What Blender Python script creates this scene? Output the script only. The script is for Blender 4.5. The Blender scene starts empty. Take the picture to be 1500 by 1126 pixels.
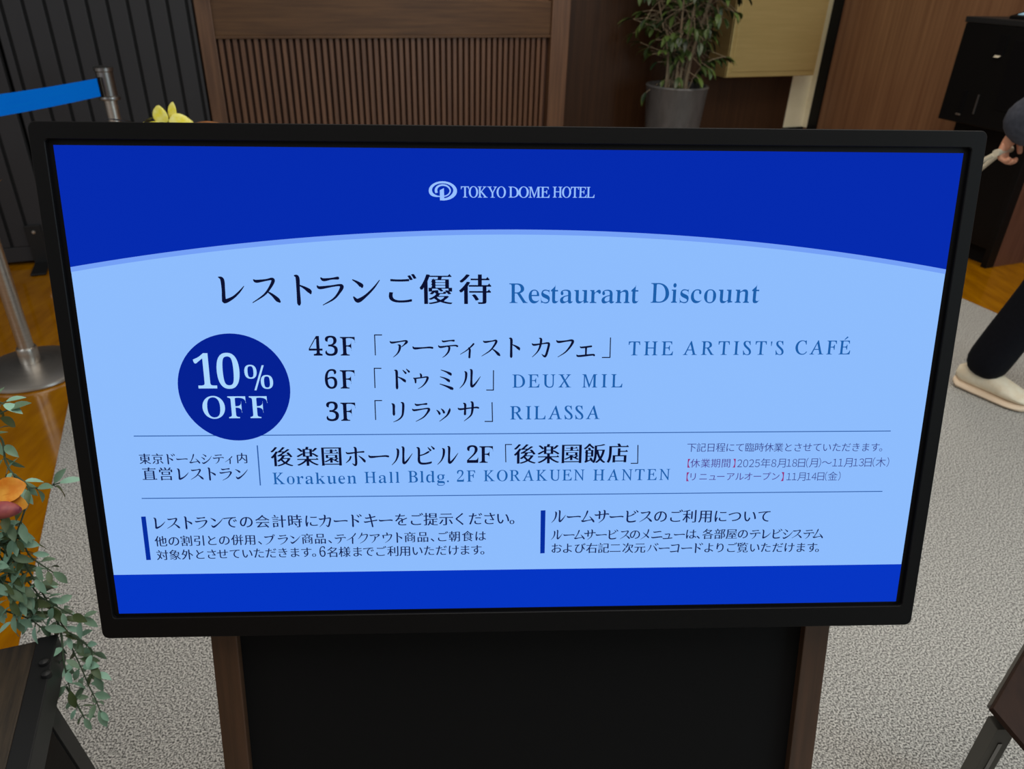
import bpy, bmesh, math, random
from mathutils import Vector, Matrix
S = bpy.context.scene
COL = S.collection
R = math.radians

# ------------------------------------------------------------------ camera
CAM_H = 1.45
cam = bpy.data.cameras.new('camera')
cam.sensor_fit = 'HORIZONTAL'
cam.sensor_width = 36.0
cam.lens = 26.16
cam.clip_start = 0.02
cam.dof.use_dof = True
cam.dof.focus_distance = 0.86
cam.dof.aperture_fstop = 9.0
cam_o = bpy.data.objects.new('camera', cam)
COL.objects.link(cam_o)
cam_o.matrix_world = Matrix(((0.9988894, -0.00741287, -0.04652967, 0.0),
                             (-0.03676829, 0.49488967, -0.86817758, 0.0),
                             (0.02946274, 0.8689242, 0.49406749, CAM_H),
                             (0, 0, 0, 1)))
S.camera = cam_o

# ------------------------------------------------------------------ light
S.view_settings.view_transform = 'Standard'
S.view_settings.look = 'None'
S.view_settings.exposure = 0.0
S.view_settings.gamma = 1.0
S.view_settings.use_curve_mapping = False
w = bpy.data.worlds.new('world')
S.world = w
w.use_nodes = True
w.node_tree.nodes['Background'].inputs[0].default_value = (1.0, 0.95, 0.88, 1)
w.node_tree.nodes['Background'].inputs[1].default_value = 0.20


def area(name, loc, target, sx, sy, power, color):
    l = bpy.data.lights.new(name, 'AREA')
    l.shape = 'RECTANGLE'
    l.size, l.size_y, l.energy, l.color = sx, sy, power, color
    o = bpy.data.objects.new(name, l)
    COL.objects.link(o)
    o.location = loc
    o.rotation_euler = (Vector(target) - Vector(loc)).to_track_quat('-Z', 'Y').to_euler()
    return o


area('ceiling_or_fill_light', (0.6, 0.4, 3.0), (0.6, 0.4, 0), 2.4, 2.4, 56, (1.0, 0.95, 0.88))
area('ceiling_or_fill_light', (0.9, 3.2, 2.9), (1.2, 3.8, 0), 2.5, 1.2, 30, (1.0, 0.90, 0.78))
area('daylight_window', (4.2, -0.6, 1.7), (0.8, 2.2, 0.6), 2.0, 2.2, 74, (0.70, 0.90, 1.0))
area('ceiling_or_fill_light', (2.9, 3.4, 2.9), (2.7, 3.4, 0), 0.8, 0.8, 14, (1.0, 0.93, 0.82))  # fill lamp added to brighten the wooden floor on the right
area('daylight_window', (-3.2, 0.2, 2.0), (-1.5, 3.5, 0.6), 1.2, 1.6, 22, (0.92, 0.96, 1.0))

# room axes: the lobby is turned 20 degrees to the display
UX, UY = math.cos(R(20)), math.sin(R(20))


def rw(a, b, z=0.0):
    return Vector((a * UX - b * UY, a * UY + b * UX, z))


# ------------------------------------------------------------------ helpers
def lin(c):
    return tuple(((v / 255) / 12.92 if v / 255 <= 0.04045 else ((v / 255 + 0.055) / 1.055) ** 2.4) for v in c) + (1.0,)


def mat(name, rgb, rough=0.5, metal=0.0, spec=0.5, emit=0.0, rgb2=None, scale=(8, 8, 8), detail=3, bump=0.0, coat=0.0,
        lo=0.35, hi=0.65, island=0.0):
    m = bpy.data.materials.new(name)
    m.use_nodes = True
    nt = m.node_tree
    p = nt.nodes['Principled BSDF']
    p.inputs['Base Color'].default_value = lin(rgb)
    p.inputs['Roughness'].default_value = rough
    p.inputs['Metallic'].default_value = metal
    p.inputs['Specular IOR Level'].default_value = spec
    if coat:
        p.inputs['Coat Weight'].default_value = coat
        p.inputs['Coat Roughness'].default_value = 0.08
    if emit:
        p.inputs['Base Color'].default_value = (0, 0, 0, 1)
        p.inputs['Emission Color'].default_value = lin(rgb)
        p.inputs['Emission Strength'].default_value = emit
    if rgb2:
        tc = nt.nodes.new('ShaderNodeTexCoord')
        mp = nt.nodes.new('ShaderNodeMapping')
        mp.inputs['Scale'].default_value = scale
        nz = nt.nodes.new('ShaderNodeTexNoise')
        nz.inputs['Scale'].default_value = 1.0
        nz.inputs['Detail'].default_value = detail
        nz.inputs['Roughness'].default_value = 0.6
        rp = nt.nodes.new('ShaderNodeValToRGB')
        rp.color_ramp.elements[0].position = lo
        rp.color_ramp.elements[1].position = hi
        rp.color_ramp.elements[0].color = lin(rgb)
        rp.color_ramp.elements[1].color = lin(rgb2)
        L = nt.links.new
        L(tc.outputs['Object'], mp.inputs['Vector'])
        L(mp.outputs[0], nz.inputs['Vector'])
        fac = nz.outputs['Fac']
        if island:
            ge = nt.nodes.new('ShaderNodeNewGeometry')
            mx = nt.nodes.new('ShaderNodeMix')
            mx.inputs[0].default_value = island
            L(fac, mx.inputs[2])
            L(ge.outputs['Random Per Island'], mx.inputs[3])
            fac = mx.outputs[0]
        L(fac, rp.inputs[0])
        L(rp.outputs[0], p.inputs['Base Color'])
        if bump:
            bp = nt.nodes.new('ShaderNodeBump')
            bp.inputs['Strength'].default_value = bump
            bp.inputs['Distance'].default_value = 0.004
            L(nz.outputs['Fac'], bp.inputs['Height'])
            L(bp.outputs[0], p.inputs['Normal'])
    return m


class MB:
    """collects shapes into one mesh"""
    def __init__(s):
        s.b = bmesh.new()

    def hexa(s, pts, bev=0.0):
        v = [s.b.verts.new(p) for p in pts]
        fs = [s.b.faces.new([v[i] for i in f]) for f in
              ((0, 3, 2, 1), (4, 5, 6, 7), (0, 1, 5, 4), (1, 2, 6, 5), (2, 3, 7, 6), (3, 0, 4, 7))]
        if bev:
            es = list({e for f in fs for e in f.edges})
            bmesh.ops.bevel(s.b, geom=es, offset=bev, segments=2, affect='EDGES', profile=0.6)
        return s

    def box(s, x0, x1, y0, y1, z0, z1, bev=0.0, f=None):
        p = [(x0, y0, z0), (x1, y0, z0), (x1, y1, z0), (x0, y1, z0), (x0, y0, z1), (x1, y0, z1), (x1, y1, z1), (x0, y1, z1)]
        if f:
            p = [f(*q) for q in p]
        return s.hexa(p, bev)

    def ring(s, pts):
        return [s.b.verts.new(p) for p in pts]

    def loft(s, rings, cap=True, closed=True):
        rr = [s.ring(r) for r in rings]
        n = len(rr[0])
        for a, b in zip(rr, rr[1:]):
            for i in range(n if closed else n - 1):
                s.b.faces.new((a[i], a[(i + 1) % n], b[(i + 1) % n], b[i]))
        if cap:
            s.b.faces.new(rr[0][::-1])
            s.b.faces.new(rr[-1])
        return s

    def lathe(s, prof, c=(0, 0, 0), n=40, cap=True):
        return s.loft([[(c[0] + r * math.cos(2 * math.pi * i / n), c[1] + r * math.sin(2 * math.pi * i / n), c[2] + z)
                        for i in range(n)] for r, z in prof], cap)

    def tube(s, pts, rad, n=8):
        pts = [Vector(p) for p in pts]
        if not isinstance(rad, (list, tuple)):
            rad = [rad] * len(pts)
        rings = []
        up = Vector((0.13, 0.29, 0.95))
        for i, p in enumerate(pts):
            t = (pts[min(i + 1, len(pts) - 1)] - pts[max(i - 1, 0)]).normalized()
            a = t.cross(up)
            if a.length < 1e-3:
                a = t.cross(Vector((1, 0, 0)))
            a.normalize()
            b = a.cross(t)
            up = b if abs(b.dot(t)) < 0.9 else up
            rings.append([p + (a * math.cos(2 * math.pi * k / n) + b * math.sin(2 * math.pi * k / n)) * rad[i] for k in range(n)])
        return s.loft(rings)

    def build(s, name, m, parent=None, smooth=False, label=None):
        bmesh.ops.recalc_face_normals(s.b, faces=s.b.faces)
        me = bpy.data.meshes.new(name)
        s.b.to_mesh(me)
        s.b.free()
        if smooth:
            for p in me.polygons:
                p.use_smooth = True
            try:
                me.set_sharp_from_angle(angle=R(40))
            except Exception:
                pass
        o = bpy.data.objects.new(name, me)
        COL.objects.link(o)
        me.materials.append(m)
        if parent:
            o.parent = parent
        if label:
            o['label'] = label
        return o


def empty(name, loc=(0, 0, 0), rz=0.0):
    o = bpy.data.objects.new(name, None)
    o.empty_display_size = 0.05
    COL.objects.link(o)
    o.location = loc
    o.rotation_euler = (0, 0, rz)
    return o


def tag(o, label, cat, group=None):
    o['label'] = label
    o['category'] = cat
    if group:
        o['group'] = group
    return o


def struct(o):
    o['kind'] = 'structure'
    return o


def cr(pts, n=6):
    """Catmull-Rom through points of any dimension"""
    out = []
    P = [Vector(p) for p in pts]
    for i in range(len(P) - 1):
        a, b, c, d = P[max(i - 1, 0)], P[i], P[i + 1], P[min(i + 2, len(P) - 1)]
        for k in range(n):
            t = k / n
            out.append(0.5 * ((2 * b) + (c - a) * t + (2 * a - 5 * b + 4 * c - d) * t * t + (3 * b - a - 3 * c + d) * t ** 3))
    out.append(P[-1])
    return out


def skin(name, verts, edges, m, parent=None, sub=2, root=0):
    """one continuous surface grown around joints: verts = (x, y, z, radius)"""
    me = bpy.data.meshes.new(name)
    me.from_pydata([v[:3] for v in verts], edges, [])
    o = bpy.data.objects.new(name, me)
    COL.objects.link(o)
    md = o.modifiers.new('skin', 'SKIN')
    md.use_smooth_shade = True
    for i, v in enumerate(verts):
        sv = me.skin_vertices[0].data[i]
        r = v[3]
        sv.radius = r if isinstance(r, tuple) else (r, r)
        sv.use_root = i == root
    sd = o.modifiers.new('sub', 'SUBSURF')
    sd.levels = sd.render_levels = sub
    dg = bpy.context.evaluated_depsgraph_get()
    dg.update()
    nm = bpy.data.meshes.new_from_object(o.evaluated_get(dg))
    bpy.data.objects.remove(o)
    nm.name = name
    nm.materials.clear()
    nm.materials.append(m)
    for p in nm.polygons:
        p.use_smooth = True
    o = bpy.data.objects.new(name, nm)
    COL.objects.link(o)
    if parent:
        o.parent = parent
    return o


# ------------------------------------------------------------------ materials
M = {}
M['wood_floor'] = mat('wood_floor', (142, 88, 0), 0.10, spec=0.35, rgb2=(172, 114, 0), scale=(14, 3, 3), detail=5, coat=0.3)
M['carpet'] = mat('carpet', (80, 79, 77), 0.95, spec=0.1, rgb2=(216, 214, 208), scale=(250, 250, 250), detail=5, bump=0.25, lo=0.42, hi=0.58)
M['partition'] = mat('partition', (46, 46, 49), 0.5, spec=0.35)
M['groove'] = mat('groove', (40, 40, 41), 0.8, spec=0.1)
M['walnut'] = mat('walnut', (72, 49, 31), 0.5, spec=0.3, rgb2=(92, 65, 41), scale=(2.5, 2.5, 60), detail=4)
M['walnut_v'] = mat('walnut_v', (82, 56, 39), 0.42, rgb2=(104, 74, 52), scale=(60, 60, 2.5), detail=4)
M['walnut_post'] = mat('walnut_post', (54, 37, 24), 0.42, rgb2=(74, 50, 34), scale=(70, 3, 70), detail=4)
M['slat'] = mat('slat', (82, 54, 36), 0.45, rgb2=(102, 70, 48), scale=(60, 60, 2.5), detail=4)
M['slat_back'] = mat('slat_back', (60, 38, 27), 0.7, rgb2=(72, 46, 33), scale=(50, 50, 2.5))
M['dark_wood'] = mat('dark_wood', (50, 31, 17), 0.45, spec=0.3, rgb2=(64, 41, 24), scale=(50, 50, 1.2), detail=4)
M['red_wood'] = mat('red_wood', (112, 77, 54), 0.4, rgb2=(134, 98, 70), scale=(40, 40, 1.0), detail=4)
M['beige'] = mat('beige', (232, 226, 196), 0.6, rgb2=(238, 232, 206), scale=(6, 6, 6))
M['black'] = mat('black', (9, 9, 10), 0.45, spec=0.2)
M['black_matte'] = mat('black_matte', (9, 9, 10), 0.75, spec=0.16)
M['bezel'] = mat('bezel', (8, 8, 9), 0.5, spec=0.16, rgb2=(10, 10, 11), scale=(300, 300, 300))
M['panel_border'] = mat('panel_border', (3, 3, 6), 0.5, spec=0.2)
M['brass'] = mat('brass', (196, 172, 112), 0.42, metal=0.55, rgb2=(204, 180, 120), scale=(3, 3, 40))
M['steel'] = mat('steel', (206, 202, 196), 0.36, metal=1.0, rgb2=(190, 186, 180), scale=(4, 4, 200))
M['steel_dark'] = mat('steel_dark', (150, 148, 146), 0.34, metal=1.0)
M['belt'] = mat('belt', (0, 124, 255), 0.6, spec=0.05, rgb2=(0, 132, 255), scale=(4, 4, 500))
M['pot'] = mat('pot', (76, 76, 77), 0.4, rgb2=(88, 88, 89), scale=(30, 30, 8))
M['soil'] = mat('soil', (34, 28, 24), 0.95, rgb2=(54, 44, 36), scale=(80, 80, 80), bump=0.5)
M['bark'] = mat('bark', (112, 98, 78), 0.8, rgb2=(146, 130, 106), scale=(60, 60, 12))
M['ficus'] = mat('ficus', (26, 44, 24), 0.38, rgb2=(90, 112, 52), scale=(30, 30, 30), island=0.8, lo=0.2, hi=0.95)
M['garland'] = mat('garland', (82, 100, 60), 0.5, rgb2=(158, 206, 184), scale=(40, 40, 40), island=0.75, lo=0.2, hi=0.8)
M['stem'] = mat('stem', (70, 92, 70), 0.6)
M['orange'] = mat('orange', (232, 140, 24), 0.55, rgb2=(244, 176, 62), scale=(50, 50, 50))
M['purple'] = mat('purple', (124, 44, 72), 0.5, rgb2=(176, 92, 88), scale=(40, 40, 40))
M['yellow'] = mat('yellow', (246, 232, 70), 0.5, rgb2=(252, 246, 150), scale=(60, 60, 60))
M['bronze_leaf'] = mat('bronze_leaf', (150, 96, 52), 0.5, rgb2=(176, 118, 70), scale=(30, 30, 30))
M['dark_leaf'] = mat('dark_leaf', (24, 28, 44), 0.5, rgb2=(34, 40, 52), scale=(30, 30, 30))
M['old_wood'] = mat('old_wood', (34, 29, 24), 0.6, rgb2=(70, 58, 44), scale=(70, 6, 70), detail=5, bump=0.2)
M['iron'] = mat('iron', (24, 25, 27), 0.5, metal=0.2)
M['mahogany'] = mat('mahogany', (36, 20, 11), 0.65, spec=0.2, rgb2=(46, 27, 16), scale=(50, 4, 50), detail=4)
M['grey_steel'] = mat('grey_steel', (88, 86, 80), 0.55, metal=0.2)
M['mahogany_end'] = mat('mahogany_end', (88, 54, 40), 0.45, rgb2=(104, 66, 50), scale=(40, 40, 2))
M['red'] = mat('red', (206, 40, 44), 0.5)
M['jacket'] = mat('jacket', (44, 48, 60), 0.75, rgb2=(58, 62, 74), scale=(60, 60, 60), bump=0.2)
M['trousers'] = mat('trousers', (10, 11, 18), 0.85, spec=0.15, rgb2=(14, 15, 22), scale=(90, 90, 90))
M['skin'] = mat('skin', (206, 146, 116), 0.55)
M['hair'] = mat('hair', (24, 20, 18), 0.5, rgb2=(38, 32, 28), scale=(60, 60, 10))
M['sneaker'] = mat('sneaker', (222, 206, 178), 0.7, rgb2=(236, 228, 206), scale=(18, 18, 18))
M['sole'] = mat('sole', (226, 204, 178), 0.7)
M['ivory'] = mat('ivory', (196, 186, 164), 0.6)
M['eye'] = mat('eye', (20, 16, 14), 0.2)
M['lip'] = mat('lip', (172, 98, 88), 0.5)
M['tablet_glow'] = mat('tablet_glow', (150, 190, 205), 0.3, emit=0.8)

"""SCREEN COLOURS"""
E_ = {'white': (141, 188, 253), 'top': (0, 41, 174), 'foot': (0, 52, 195), 'stripe': (116, 160, 246), 'badge': (0, 31, 146),
      'ink': (8, 14, 48), 'ink2': (14, 30, 80), 'blue': (26, 94, 170), 'pale': (168, 214, 255), 'rule': (44, 92, 164),
      'gray': (56, 66, 138), 'violet': (76, 58, 142), 'red': (150, 44, 118), 'bar': (0, 44, 160), 'logo': (150, 192, 255)}
for k_, c_ in E_.items():
    M['e_' + k_] = mat('screen_' + k_, c_, 0.16, spec=0.10, emit=1.0)

# Lettering shown on the display (screen millimetres: x right, y up from the centre)
TEXT = [
  ('J', 'headline_text', 'レストランご優待', [(-306.9, 119.4), (-270.3, 119.4), (-233.8, 119.4), (-201.6, 119.4), (-164.2, 119.4), (-126.7, 119.4), (-88.6, 119.4), (-46.7, 119.4)], 35.61, 'ink', 'm'),
  ('L', 'headline_translation', 'Restaurant', -10.0, 132.0, 105.4, 126.0, 'blue', 'serif'),
  ('L', 'headline_translation', 'Discount', 144.5, 265.5, 105.8, 126.7, 'blue', 'serif'),
  ('L', 'floor_number', '43F', -228.4, -177.8, 47.5, 68.0, 'ink', 'bold'),
  ('R', 'bracket', (-156.5, 70.5), (-156.5, 47.4), 1.11, 'ink'),
  ('R', 'bracket', (-156.9, 70.2), (-148.4, 70.2), 1.11, 'ink'),
  ('J', 'restaurant_name', 'アーティスト', [(-130.5, 56.3), (-104.6, 56.3), (-77.1, 56.2), (-55.5, 56.2), (-30.0, 56.1), (-6.1, 56.1)], 24.72, 'ink', 'm'),
  ('J', 'restaurant_name', 'カフェ', [(25.5, 56.0), (51.9, 56.0), (75.3, 56.0)], 25.02, 'ink', 'm'),
  ('R', 'bracket', (102.4, 67.1), (102.7, 44.4), 1.14, 'ink'),
  ('R', 'bracket', (93.6, 44.5), (103.1, 44.5), 1.15, 'ink'),
  ('L', 'restaurant_translation', 'THE', 122.9, 173.0, 47.0, 62.3, 'blue', 'serif'),
  ('L', 'restaurant_translation', "ARTIST'S", 184.2, 298.1, 47.3, 62.4, 'blue', 'serif'),
  ('L', 'restaurant_translation', 'CAFÉ', 311.1, 374.1, 47.6, 63.0, 'blue', 'serif'),
  ('L', 'floor_number', '6F', -212.9, -179.7, 10.2, 30.8, 'ink', 'bold'),
  ('R', 'bracket', (-158.3, 33.2), (-158.4, 10.4), 1.12, 'ink'),
  ('R', 'bracket', (-158.8, 32.9), (-150.5, 32.8), 1.12, 'ink'),
  ('J', 'restaurant_name', 'ドゥ', [(-129.5, 20.8), (-108.1, 20.7)], 24.87, 'ink', 'm'),
  ('J', 'restaurant_name', 'ミル', [(-79.4, 20.6), (-53.2, 20.7)], 25.0, 'ink', 'm'),
  ('R', 'bracket', (-26.9, 30.3), (-27.0, 7.4), 1.14, 'ink'),
  ('R', 'bracket', (-35.0, 7.6), (-26.5, 7.5), 1.14, 'ink'),
  ('L', 'restaurant_translation', 'DEUX', -5.9, 60.1, 10.4, 25.1, 'blue', 'serif'),
  ('L', 'restaurant_translation', 'MIL', 72.3, 117.8, 10.2, 25.1, 'blue', 'serif'),
  ('L', 'floor_number', '3F', -213.4, -180.7, -27.2, -6.3, 'ink', 'bold'),
  ('R', 'bracket', (-159.1, -3.7), (-159.1, -26.7), 1.13, 'ink'),
  ('R', 'bracket', (-159.5, -4.1), (-151.1, -4.1), 1.13, 'ink'),
  ('J', 'restaurant_name', 'リラッサ', [(-133.4, -16.9), (-108.0, -16.9), (-83.5, -16.9), (-55.2, -17.0)], 25.21, 'ink', 'm'),
  ('R', 'bracket', (-28.5, -6.6), (-28.0, -29.4), 1.15, 'ink'),
  ('R', 'bracket', (-36.9, -29.1), (-27.6, -29.2), 1.16, 'ink'),
  ('L', 'restaurant_translation', 'RILASSA', -8.3, 93.7, -26.8, -11.6, 'blue', 'serif'),
  ('L', 'discount_figure', '10', -353.8, -305.0, 11.0, 48.0, 'pale', 'bold'),
  ('L', 'discount_figure', '%', -299.8, -269.5, 10.0, 35.7, 'pale', 'bold'),
  ('L', 'discount_word', 'OFF', -348.7, -277.4, -23.4, 1.5, 'pale', 'bold'),
  ('R', 'divider_line', (-427.5, -43.9), (434.0, -43.5), 1.04, 'rule'),
  ('R', 'divider_line', (-427.4, -118.5), (434.1, -118.6), 1.07, 'rule'),
  ('R', 'upright_line', (-292.6, -55.8), (-292.8, -104.0), 1.36, 'rule'),
  ('J', 'operator_text', '東京ドームシティ内', [(-418.2, -71.0), (-404.1, -71.0), (-390.3, -71.0), (-377.4, -71.0), (-363.6, -71.0), (-350.4, -71.0), (-337.1, -70.9), (-325.4, -70.9), (-310.6, -70.9)], 13.61, 'ink2', 's'),
  ('J', 'operator_text', '直営レストラン', [(-415.2, -89.0), (-397.0, -89.1), (-378.5, -89.1), (-362.8, -89.2), (-347.5, -89.2), (-330.3, -89.3), (-312.8, -89.3)], 17.1, 'ink2', 's'),
  ('J', 'main_restaurant_text', '後楽園ホールビル', [(-266.2, -69.8), (-237.3, -69.7), (-210.4, -69.6), (-183.8, -69.5), (-157.5, -69.4), (-131.2, -69.3), (-105.4, -69.2), (-79.3, -69.2)], 25.41, 'ink', 'm'),
  ('L', 'main_restaurant_text', '2F', -57.2, -27.2, -78.4, -58.6, 'ink', 'bold'),
  ('R', 'bracket', (-13.2, -56.4), (-12.7, -78.3), 1.09, 'ink'),
  ('R', 'bracket', (-13.6, -56.8), (-5.8, -56.8), 1.09, 'ink'),
  ('J', 'main_restaurant_text', '後楽園飯店', [(9.0, -68.7), (36.2, -68.7), (62.9, -68.6), (89.6, -68.6), (116.3, -68.5)], 25.99, 'ink', 'm'),
  ('R', 'bracket', (139.1, -58.4), (139.9, -81.1), 1.11, 'ink'),
  ('R', 'bracket', (131.8, -80.8), (140.4, -80.8), 1.11, 'ink'),
  ('L', 'main_translation', 'Korakuen', -278.2, -183.6, -102.4, -88.8, 'blue', 'serif'),
  ('L', 'main_translation', 'Hall', -174.5, -134.6, -102.0, -88.7, 'blue', 'serif'),
  ('L', 'main_translation', 'Bldg.', -124.9, -78.2, -101.8, -88.0, 'blue', 'serif'),
  ('L', 'main_translation', '2F', -68.9, -47.9, -101.4, -88.0, 'blue', 'serif'),
  ('L', 'main_translation', 'KORAKUEN', -38.3, 78.4, -101.0, -88.0, 'blue', 'serif'),
  ('L', 'main_translation', 'HANTEN', 88.6, 178.4, -101.4, -88.2, 'blue', 'serif'),
  ('J', 'closure_notice', '下記日程にて臨時休業とさせていただきます', [(201.7, -62.0), (212.9, -62.1), (224.2, -62.2), (235.5, -62.2), (246.8, -62.3), (258.1, -62.3), (269.5, -62.4), (280.8, -62.4), (292.2, -62.5), (303.5, -62.6), (314.9, -62.6), (326.3, -62.7), (337.7, -62.7), (349.1, -62.8), (360.5, -62.9), (372.0, -62.9), (383.4, -63.0), (394.9, -63.0), (406.4, -63.1), (417.9, -63.2)], 11.75, 'gray', 't'),
  ('J', 'closure_notice', '。', [(428.4, -63.2)], 11.89, 'gray', 't'),
  ('L', 'notice_bracket', '【', 198.2, 201.4, -86.5, -75.7, 'red', 'box'),
  ('J', 'closure_notice', '休業期間', [(207.1, -81.3), (219.2, -81.4), (231.2, -81.4), (243.3, -81.5)], 11.88, 'violet', 't'),
  ('L', 'notice_bracket', '】', 251.3, 254.3, -86.8, -76.0, 'red', 'box'),
  ('L', 'closure_notice', '2025年8月18日(月)～11月13日(木)', 256.6, 436.9, -87.4, -75.7, 'gray', 'box'),
  ('L', 'notice_bracket', '【', 198.0, 201.2, -103.3, -92.2, 'red', 'box'),
  ('J', 'closure_notice', 'リニューアルオープン', [(205.7, -97.9), (217.8, -97.9), (228.7, -98.0), (238.4, -98.0), (249.7, -98.1), (260.6, -98.1), (271.1, -98.1), (281.7, -98.2), (292.2, -98.2), (303.2, -98.3)], 11.17, 'violet', 't'),
  ('L', 'notice_bracket', '】', 309.8, 313.1, -104.2, -93.0, 'red', 'box'),
  ('L', 'closure_notice', '11月14日(金)', 316.7, 380.9, -104.2, -92.9, 'gray', 'box'),
  ('Q', 'notice_bar', [(-430.7, -140.9), (-425.5, -140.7), (-425.7, -195.5), (-431.0, -195.6)], 'bar'),
  ('Q', 'notice_bar', [(28.4, -138.4), (34.0, -138.2), (34.0, -193.3), (28.7, -193.6)], 'bar'),
  ('J', 'card_key_text', 'レストランでの会計時にカードキーをご提示ください。', [(-411.1, -148.9), (-395.4, -148.9), (-379.8, -148.8), (-363.4, -148.8), (-345.7, -148.7), (-330.4, -148.7), (-312.2, -148.7), (-293.8, -148.6), (-275.0, -148.6), (-256.8, -148.5), (-237.9, -148.5), (-222.0, -148.4), (-204.3, -148.4), (-187.0, -148.4), (-169.6, -148.3), (-152.3, -148.3), (-134.1, -148.2), (-117.0, -148.2), (-100.0, -148.1), (-82.1, -148.1), (-65.8, -148.1), (-48.0, -148.0), (-31.5, -148.0), (-15.9, -147.9), (0.1, -147.9)], 17.44, 'ink2', 's'),
  ('J', 'card_key_text', '他の割引との併用、プラン商品、テイクアウト商品、ご朝食は', [(-411.5, -172.0), (-396.8, -171.9), (-382.5, -171.8), (-367.7, -171.7), (-353.5, -171.7), (-339.2, -171.6), (-324.4, -171.5), (-309.6, -171.4), (-294.1, -171.3), (-287.3, -171.3), (-272.0, -171.2), (-257.9, -171.2), (-243.8, -171.1), (-228.9, -171.0), (-213.3, -170.9), (-205.9, -170.9), (-192.3, -170.8), (-179.0, -170.7), (-165.8, -170.7), (-151.5, -170.6), (-138.8, -170.5), (-124.7, -170.5), (-109.7, -170.4), (-94.1, -170.3), (-86.9, -170.3), (-72.5, -170.2), (-57.3, -170.1), (-42.3, -170.0)], 14.44, 'ink2', 's'),
  ('J', 'card_key_text', '対象外とさせていただきます。', [(-411.8, -189.6), (-397.5, -189.5), (-383.2, -189.3), (-368.8, -189.2), (-355.2, -189.1), (-342.6, -189.0), (-328.4, -188.8), (-314.4, -188.7), (-301.0, -188.6), (-287.0, -188.5), (-273.2, -188.3), (-259.4, -188.2), (-246.0, -188.1), (-232.9, -188.0)], 14.14, 'ink2', 's'),
  ('L', 'card_key_text', '6', -230.8, -223.7, -193.8, -181.4, 'ink2', 'serif'),
  ('J', 'card_key_text', '名様までご利用いただけます。', [(-215.4, -188.4), (-201.5, -188.3), (-186.7, -188.3), (-173.7, -188.2), (-159.6, -188.2), (-144.9, -188.1), (-130.8, -188.1), (-116.6, -188.0), (-102.9, -188.0), (-88.5, -187.9), (-74.0, -187.9), (-60.6, -187.8), (-47.2, -187.8), (-35.6, -187.7)], 14.41, 'ink2', 's'),
  ('J', 'room_service_text', 'ルームサービスのご利用について', [(49.4, -146.1), (67.3, -146.3), (84.0, -146.5), (100.4, -146.7), (117.8, -146.9), (135.4, -147.0), (152.6, -147.2), (170.3, -147.4), (188.2, -147.6), (205.3, -147.8), (224.1, -148.0), (242.0, -148.2), (259.2, -148.4), (277.1, -148.5), (294.7, -148.7)], 17.91, 'ink2', 's'),
  ('J', 'room_service_text', 'ルームサービスのメニューは、各部屋のテレビシステム', [(47.7, -169.5), (62.2, -169.6), (74.7, -169.7), (87.1, -169.8), (100.6, -169.9), (114.1, -170.0), (129.0, -170.2), (141.0, -170.3), (153.7, -170.4), (167.2, -170.5), (180.3, -170.6), (194.1, -170.7), (208.0, -170.8), (221.4, -170.9), (228.6, -171.0), (242.8, -171.1), (257.1, -171.2), (270.8, -171.3), (285.4, -171.4), (298.7, -171.5), (311.5, -171.6), (324.8, -171.7), (336.4, -171.8), (350.6, -171.9), (362.2, -172.0)], 14.39, 'ink2', 's'),
  ('J', 'room_service_text', 'および右記二次元バーコードよりご覧いただけます。', [(47.9, -187.0), (61.2, -187.1), (75.6, -187.3), (90.0, -187.4), (104.1, -187.6), (118.1, -187.7), (133.3, -187.9), (147.6, -188.0), (162.9, -188.2), (176.8, -188.3), (189.8, -188.4), (204.0, -188.6), (217.7, -188.7), (231.2, -188.8), (244.5, -189.0), (258.3, -189.1), (271.9, -189.2), (286.5, -189.4), (300.2, -189.5), (314.7, -189.7), (328.8, -189.8), (342.9, -190.0), (356.7, -190.1), (367.6, -190.2)], 14.3, 'ink2', 's'),
  ('L', 'logo_text', 'TOKYO', -61.0, -14.0, 216.2, 227.0, 'logo', 'logo'),
  ('L', 'logo_text', 'DOME', -11.3, 32.0, 216.4, 227.1, 'logo', 'logo'),
  ('L', 'logo_text', 'HOTEL', 35.2, 79.3, 216.7, 227.3, 'logo', 'logo'),
]

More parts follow.
